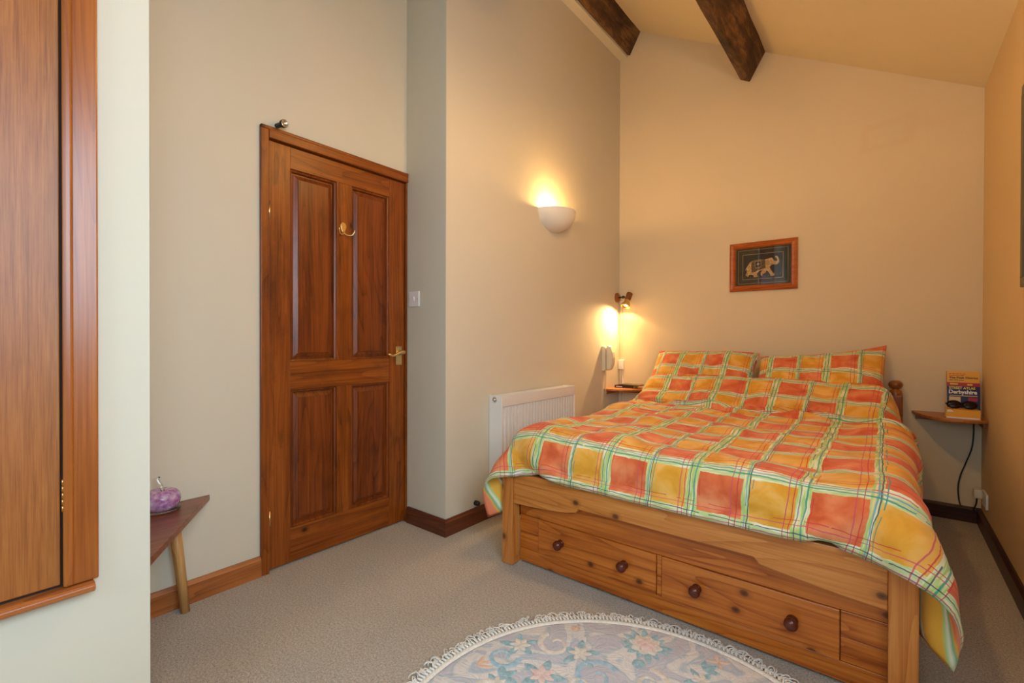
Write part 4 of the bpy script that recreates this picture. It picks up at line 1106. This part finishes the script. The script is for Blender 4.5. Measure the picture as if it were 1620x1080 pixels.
# ------------------------------------------------------------------ round rug
RX, RY, RO, RI = -0.470, 1.018, 0.672, 0.615
rg = thing('rug', 'round pale blue floral rug with cream fringe at the foot of the bed', 'rug', (RX, RY, 0))
def rug_mat():
    m, nt, b = new_mat('rug_pile', 0.95); b.inputs['Specular IOR Level'].default_value = 0.1
    v = coords(nt)
    n1 = noise(nt, v, 3.6, 2, 0.4, dist=2.6)
    c = ramp(nt, n1, [(0.34, lin(198, 199, 208)), (0.44, lin(206, 207, 214)), (0.47, lin(188, 200, 208)), (0.50, lin(228, 226, 222)), (0.60, lin(230, 228, 224)), (0.64, lin(182, 200, 212)), (0.68, lin(208, 208, 216))])
    X.nt = nt
    n2 = noise(nt, v, 9, 2, 0.5, dist=3.0)
    g = (X(n2) * 5.0).fr(); tri = X.m('ABSOLUTE', g - 0.5) * 2
    n3 = noise(nt, v, 420, 3, 0.7)
    c = mix(nt, X(ramp(nt, tri.s, [(0.0, (0.5,) * 3), (0.10, (0, 0, 0))])) , c, lin(172, 186, 200))
    c = mix(nt, X(n3) * 0.20, c, lin(170, 170, 182))
    nt.links.new(c, b.inputs['Base Color'])
    bump(nt, b, tri * 0.8 + X(n3) * 0.3, 0.5, 0.003)
    return m
def pile(name, c1, c2, sc=60):
    m, nt, b = new_mat(name, 0.95); b.inputs['Specular IOR Level'].default_value = 0.1
    v = coords(nt); n = noise(nt, v, sc, 3, 0.7)
    nt.links.new(ramp(nt, n, [(0.35, c1), (0.65, c2)]), b.inputs['Base Color']); bump(nt, b, n, 0.5, 0.003)
    return m
M_rug = rug_mat()
M_teal = pile('teal_pile', lin(136, 172, 182), lin(176, 204, 210)); M_cream = pile('cream_pile', lin(206, 200, 190), lin(232, 226, 214))
M_peach = pile('peach_pile', lin(218, 190, 182), lin(232, 216, 208)); M_orp = pile('orange_pile', lin(212, 178, 150), lin(222, 200, 182)); M_sky = pile('pale_blue_pile', lin(150, 186, 204), lin(184, 208, 218))
q = MB()
q.mi = 0
q.lathe([(0.0, 0.013), (0.15, 0.0131), (0.30, 0.013), (0.45, 0.0131), (RI - 0.012, 0.013), (RI - 0.003, 0.010), (RI, 0.0)], rotM((RX, RY, 0)), 96)
def petals(cx, cy, n, r0, r1, wid, z, a0=0, arc=2 * pi, mi=2, h=0.003, jit=0.0):
    rng = random.Random(int(cx * 1000 + n)); q.mi = mi
    for k in range(n):
        a = a0 + arc * k / n + rng.uniform(-jit, jit); rr = r1 * (1 + rng.uniform(-.12, .12) * (jit > 0))
        d = Vector((cos(a), sin(a))); p_ = Vector((-sin(a), cos(a))); ring = []
        for i in range(8):
            s_ = i / 7; w_ = wid * sin(pi * min(1, s_ * .92 + .06)) ** .8
            ring.append((s_, w_))
        L_ = [(Vector((cx, cy)) + d * (r0 + (rr - r0) * s_) + p_ * w_) for s_, w_ in ring]
        R__ = [(Vector((cx, cy)) + d * (r0 + (rr - r0) * s_) - p_ * w_) for s_, w_ in ring]
        vs = []; f = []
        for i in range(8):
            m_ = (L_[i] + R__[i]) / 2
            vs += [(L_[i].x, L_[i].y, z), (m_.x, m_.y, z + h), (R__[i].x, R__[i].y, z)]
        for i in range(7):
            b0 = i * 3; f += [(b0, b0 + 3, b0 + 4, b0 + 1), (b0 + 1, b0 + 4, b0 + 5, b0 + 2)]
        q._add(vs, f, True)
def swirl(cx, cy, r, a0, turns, w, mi, z=0.0135):
    q.mi = mi; n = 22; vs = []
    for i in range(n):
        t_ = i / (n - 1); a = a0 + turns * 2 * pi * t_; rr = r * (1 - 0.75 * t_); ww = w * (1 - .6 * t_)
        for o, h in ((-ww, 0), (0, 0.003), (ww, 0)): vs.append((cx + (rr + o) * cos(a), cy + (rr + o) * sin(a), z + h))
    q._add(vs, [(i * 3 + k, (i + 1) * 3 + k, (i + 1) * 3 + k + 1, i * 3 + k + 1) for i in range(n - 1) for k in (0, 1)], True)
Z0 = 0.0133
def rose(cx, cy, s=1.0):
    petals(cx, cy, 13, 0.02 * s, 0.085 * s, 0.012 * s, Z0, 0, 2 * pi, 1, 0.002, 0.15)
    petals(cx, cy, 8, 0.0, 0.055 * s, 0.020 * s, Z0 + 0.002, 0.2, 2 * pi, 2, 0.004)
    petals(cx, cy, 6, 0.0, 0.036 * s, 0.015 * s, Z0 + 0.005, 0.5, 2 * pi, 3, 0.004)
def lily(cx, cy, s=1.0, a=0, c=2):
    petals(cx, cy, 5, 0.015 * s, 0.078 * s, 0.015 * s, Z0, a, 2 * pi, 1, 0.002, 0.1)
    petals(cx, cy, 6, 0.0, 0.042 * s, 0.011 * s, Z0 + 0.002, a + .6, 2 * pi, c, 0.003)
spots = [('r', -0.630, 1.505, 1.0, 0), ('l', -0.960, 1.240, 0.85, 1), ('l', -0.781, 1.330, 0.9, 2), ('p', -0.822, 1.170, 1.0, 0.5), ('l', -0.432, 1.455, .7, 0), ('r', -0.30, 1.30, .9, 0), ('p', -0.62, 1.10, 1.0, 1), ('l', -.45, 1.15, .8, 0)]
for k in range(3):
    A = 2 * pi * (k + 1) / 4
    for (t_, x_, y_, s_, a_) in spots[:5]:
        dx, dy = x_ - RX, y_ - RY; spots.append((t_, RX + dx * cos(A) - dy * sin(A), RY + dx * sin(A) + dy * cos(A), s_, a_ + A))
for (t_, x_, y_, s_, a_) in spots:
    if t_ == 'r': rose(x_, y_, s_)
    else: lily(x_, y_, s_, a_, 3 if t_ == 'p' else 2)
petals(-0.608, 1.425, 2, 0.0, 0.04, 0.018, Z0 + .001, -1.9, 0.8, 1)
petals(-0.850, 1.425, 2, 0.0, 0.030, 0.012, Z0, 2.2, 1.0, 4); petals(-1.005, 1.075, 3, 0.0, 0.05, 0.008, Z0, 0.5, 2.0, 4); petals(-0.415, 1.575, 4, 0.0, 0.035, 0.007, Z0, 0.5, 2 * pi, 4)
petals(-0.914, 1.085, 3, 0.0, 0.055, 0.014, Z0, 0.2, 3.0, 1); petals(-0.44, 1.51, 3, 0.0, 0.045, 0.012, Z0, 0.2, 2.4, 1)
for (x_, y_, r_s, a_, tt, mi) in ((-0.69, 1.27, 0.075, 1.0, 1.2, 5), (-0.87, 1.32, 0.06, 2.6, 1.1, 2), (-0.97, 1.16, 0.055, 0.5, -1.1, 5), (-0.55, 1.35, 0.06, 2.0, -1.2, 2), (-0.72, 1.20, 0.05, 4.0, 1.1, 2), (-0.36, 1.40, .06, 1, 1.1, 5), (-0.50, 1.24, .07, 3, 1.2, 5), (-.90, 1.0, .07, 1, 1, 2)):
    swirl(x_, y_, r_s, a_, tt, 0.011, mi)
q.build('rug_pile', [M_rug, M_teal, M_cream, M_peach, M_orp, M_sky], rg, merge=False)
M_fr = pile('cream_fringe', lin(222, 216, 204), lin(242, 238, 228), 120)
q = MB(); rng = random.Random(8)
q.lathe([(RI - 0.002, 0.0), (RI - 0.001, 0.010), (RI + 0.006, 0.013), (RI + 0.020, 0.010), (RI + 0.026, 0.003), (RI + 0.026, 0)], rotM((RX, RY, 0)), 120)
q.build('rug_border', M_fr, rg)
q = MB()
NF = 900
for k in range(NF):
    a = 2 * pi * k / NF + rng.uniform(-.004, .004)
    lean_ = rng.uniform(-.05, .05); Lf = rng.uniform(0.028, 0.060); lift = rng.uniform(0.003, 0.013); cw = rng.uniform(-.008, .008)
    pts = []
    for i in range(9):
        t_ = i / 8; rr = RI + 0.014 + Lf * (1 - (1 - t_) ** 1.5) - 0.010 * t_ ** 4
        aa = a + lean_ * t_ ** 1.6 + cw * sin(t_ * 5) + rng.uniform(-.0015, .0015)
        pts.append((RX + rr * cos(aa), RY + rr * sin(aa), 0.004 + lift * sin(pi * t_ * .9)))
    q.tube(pts, 0.0022, 4, True, False)
fo = q.build('fringe', M_fr, rg, merge=False); fo['kind'] = 'stuff'
q = MB()   # braided bars lying over the fringe
NB = 300
for k in range(NB):
    a = 2 * pi * k / NB
    q.tube([(RX + (RI + 0.016) * cos(a), RY + (RI + 0.016) * sin(a), 0.011), (RX + (RI + 0.024) * cos(a + .010), RY + (RI + 0.024) * sin(a + .010), 0.0155), (RX + (RI + 0.032) * cos(a + .002), RY + (RI + 0.032) * sin(a + .002), 0.011)], 0.0040, 5, True, False)
bo = q.build('braid', M_fr, rg, merge=False); bo['kind'] = 'stuff'
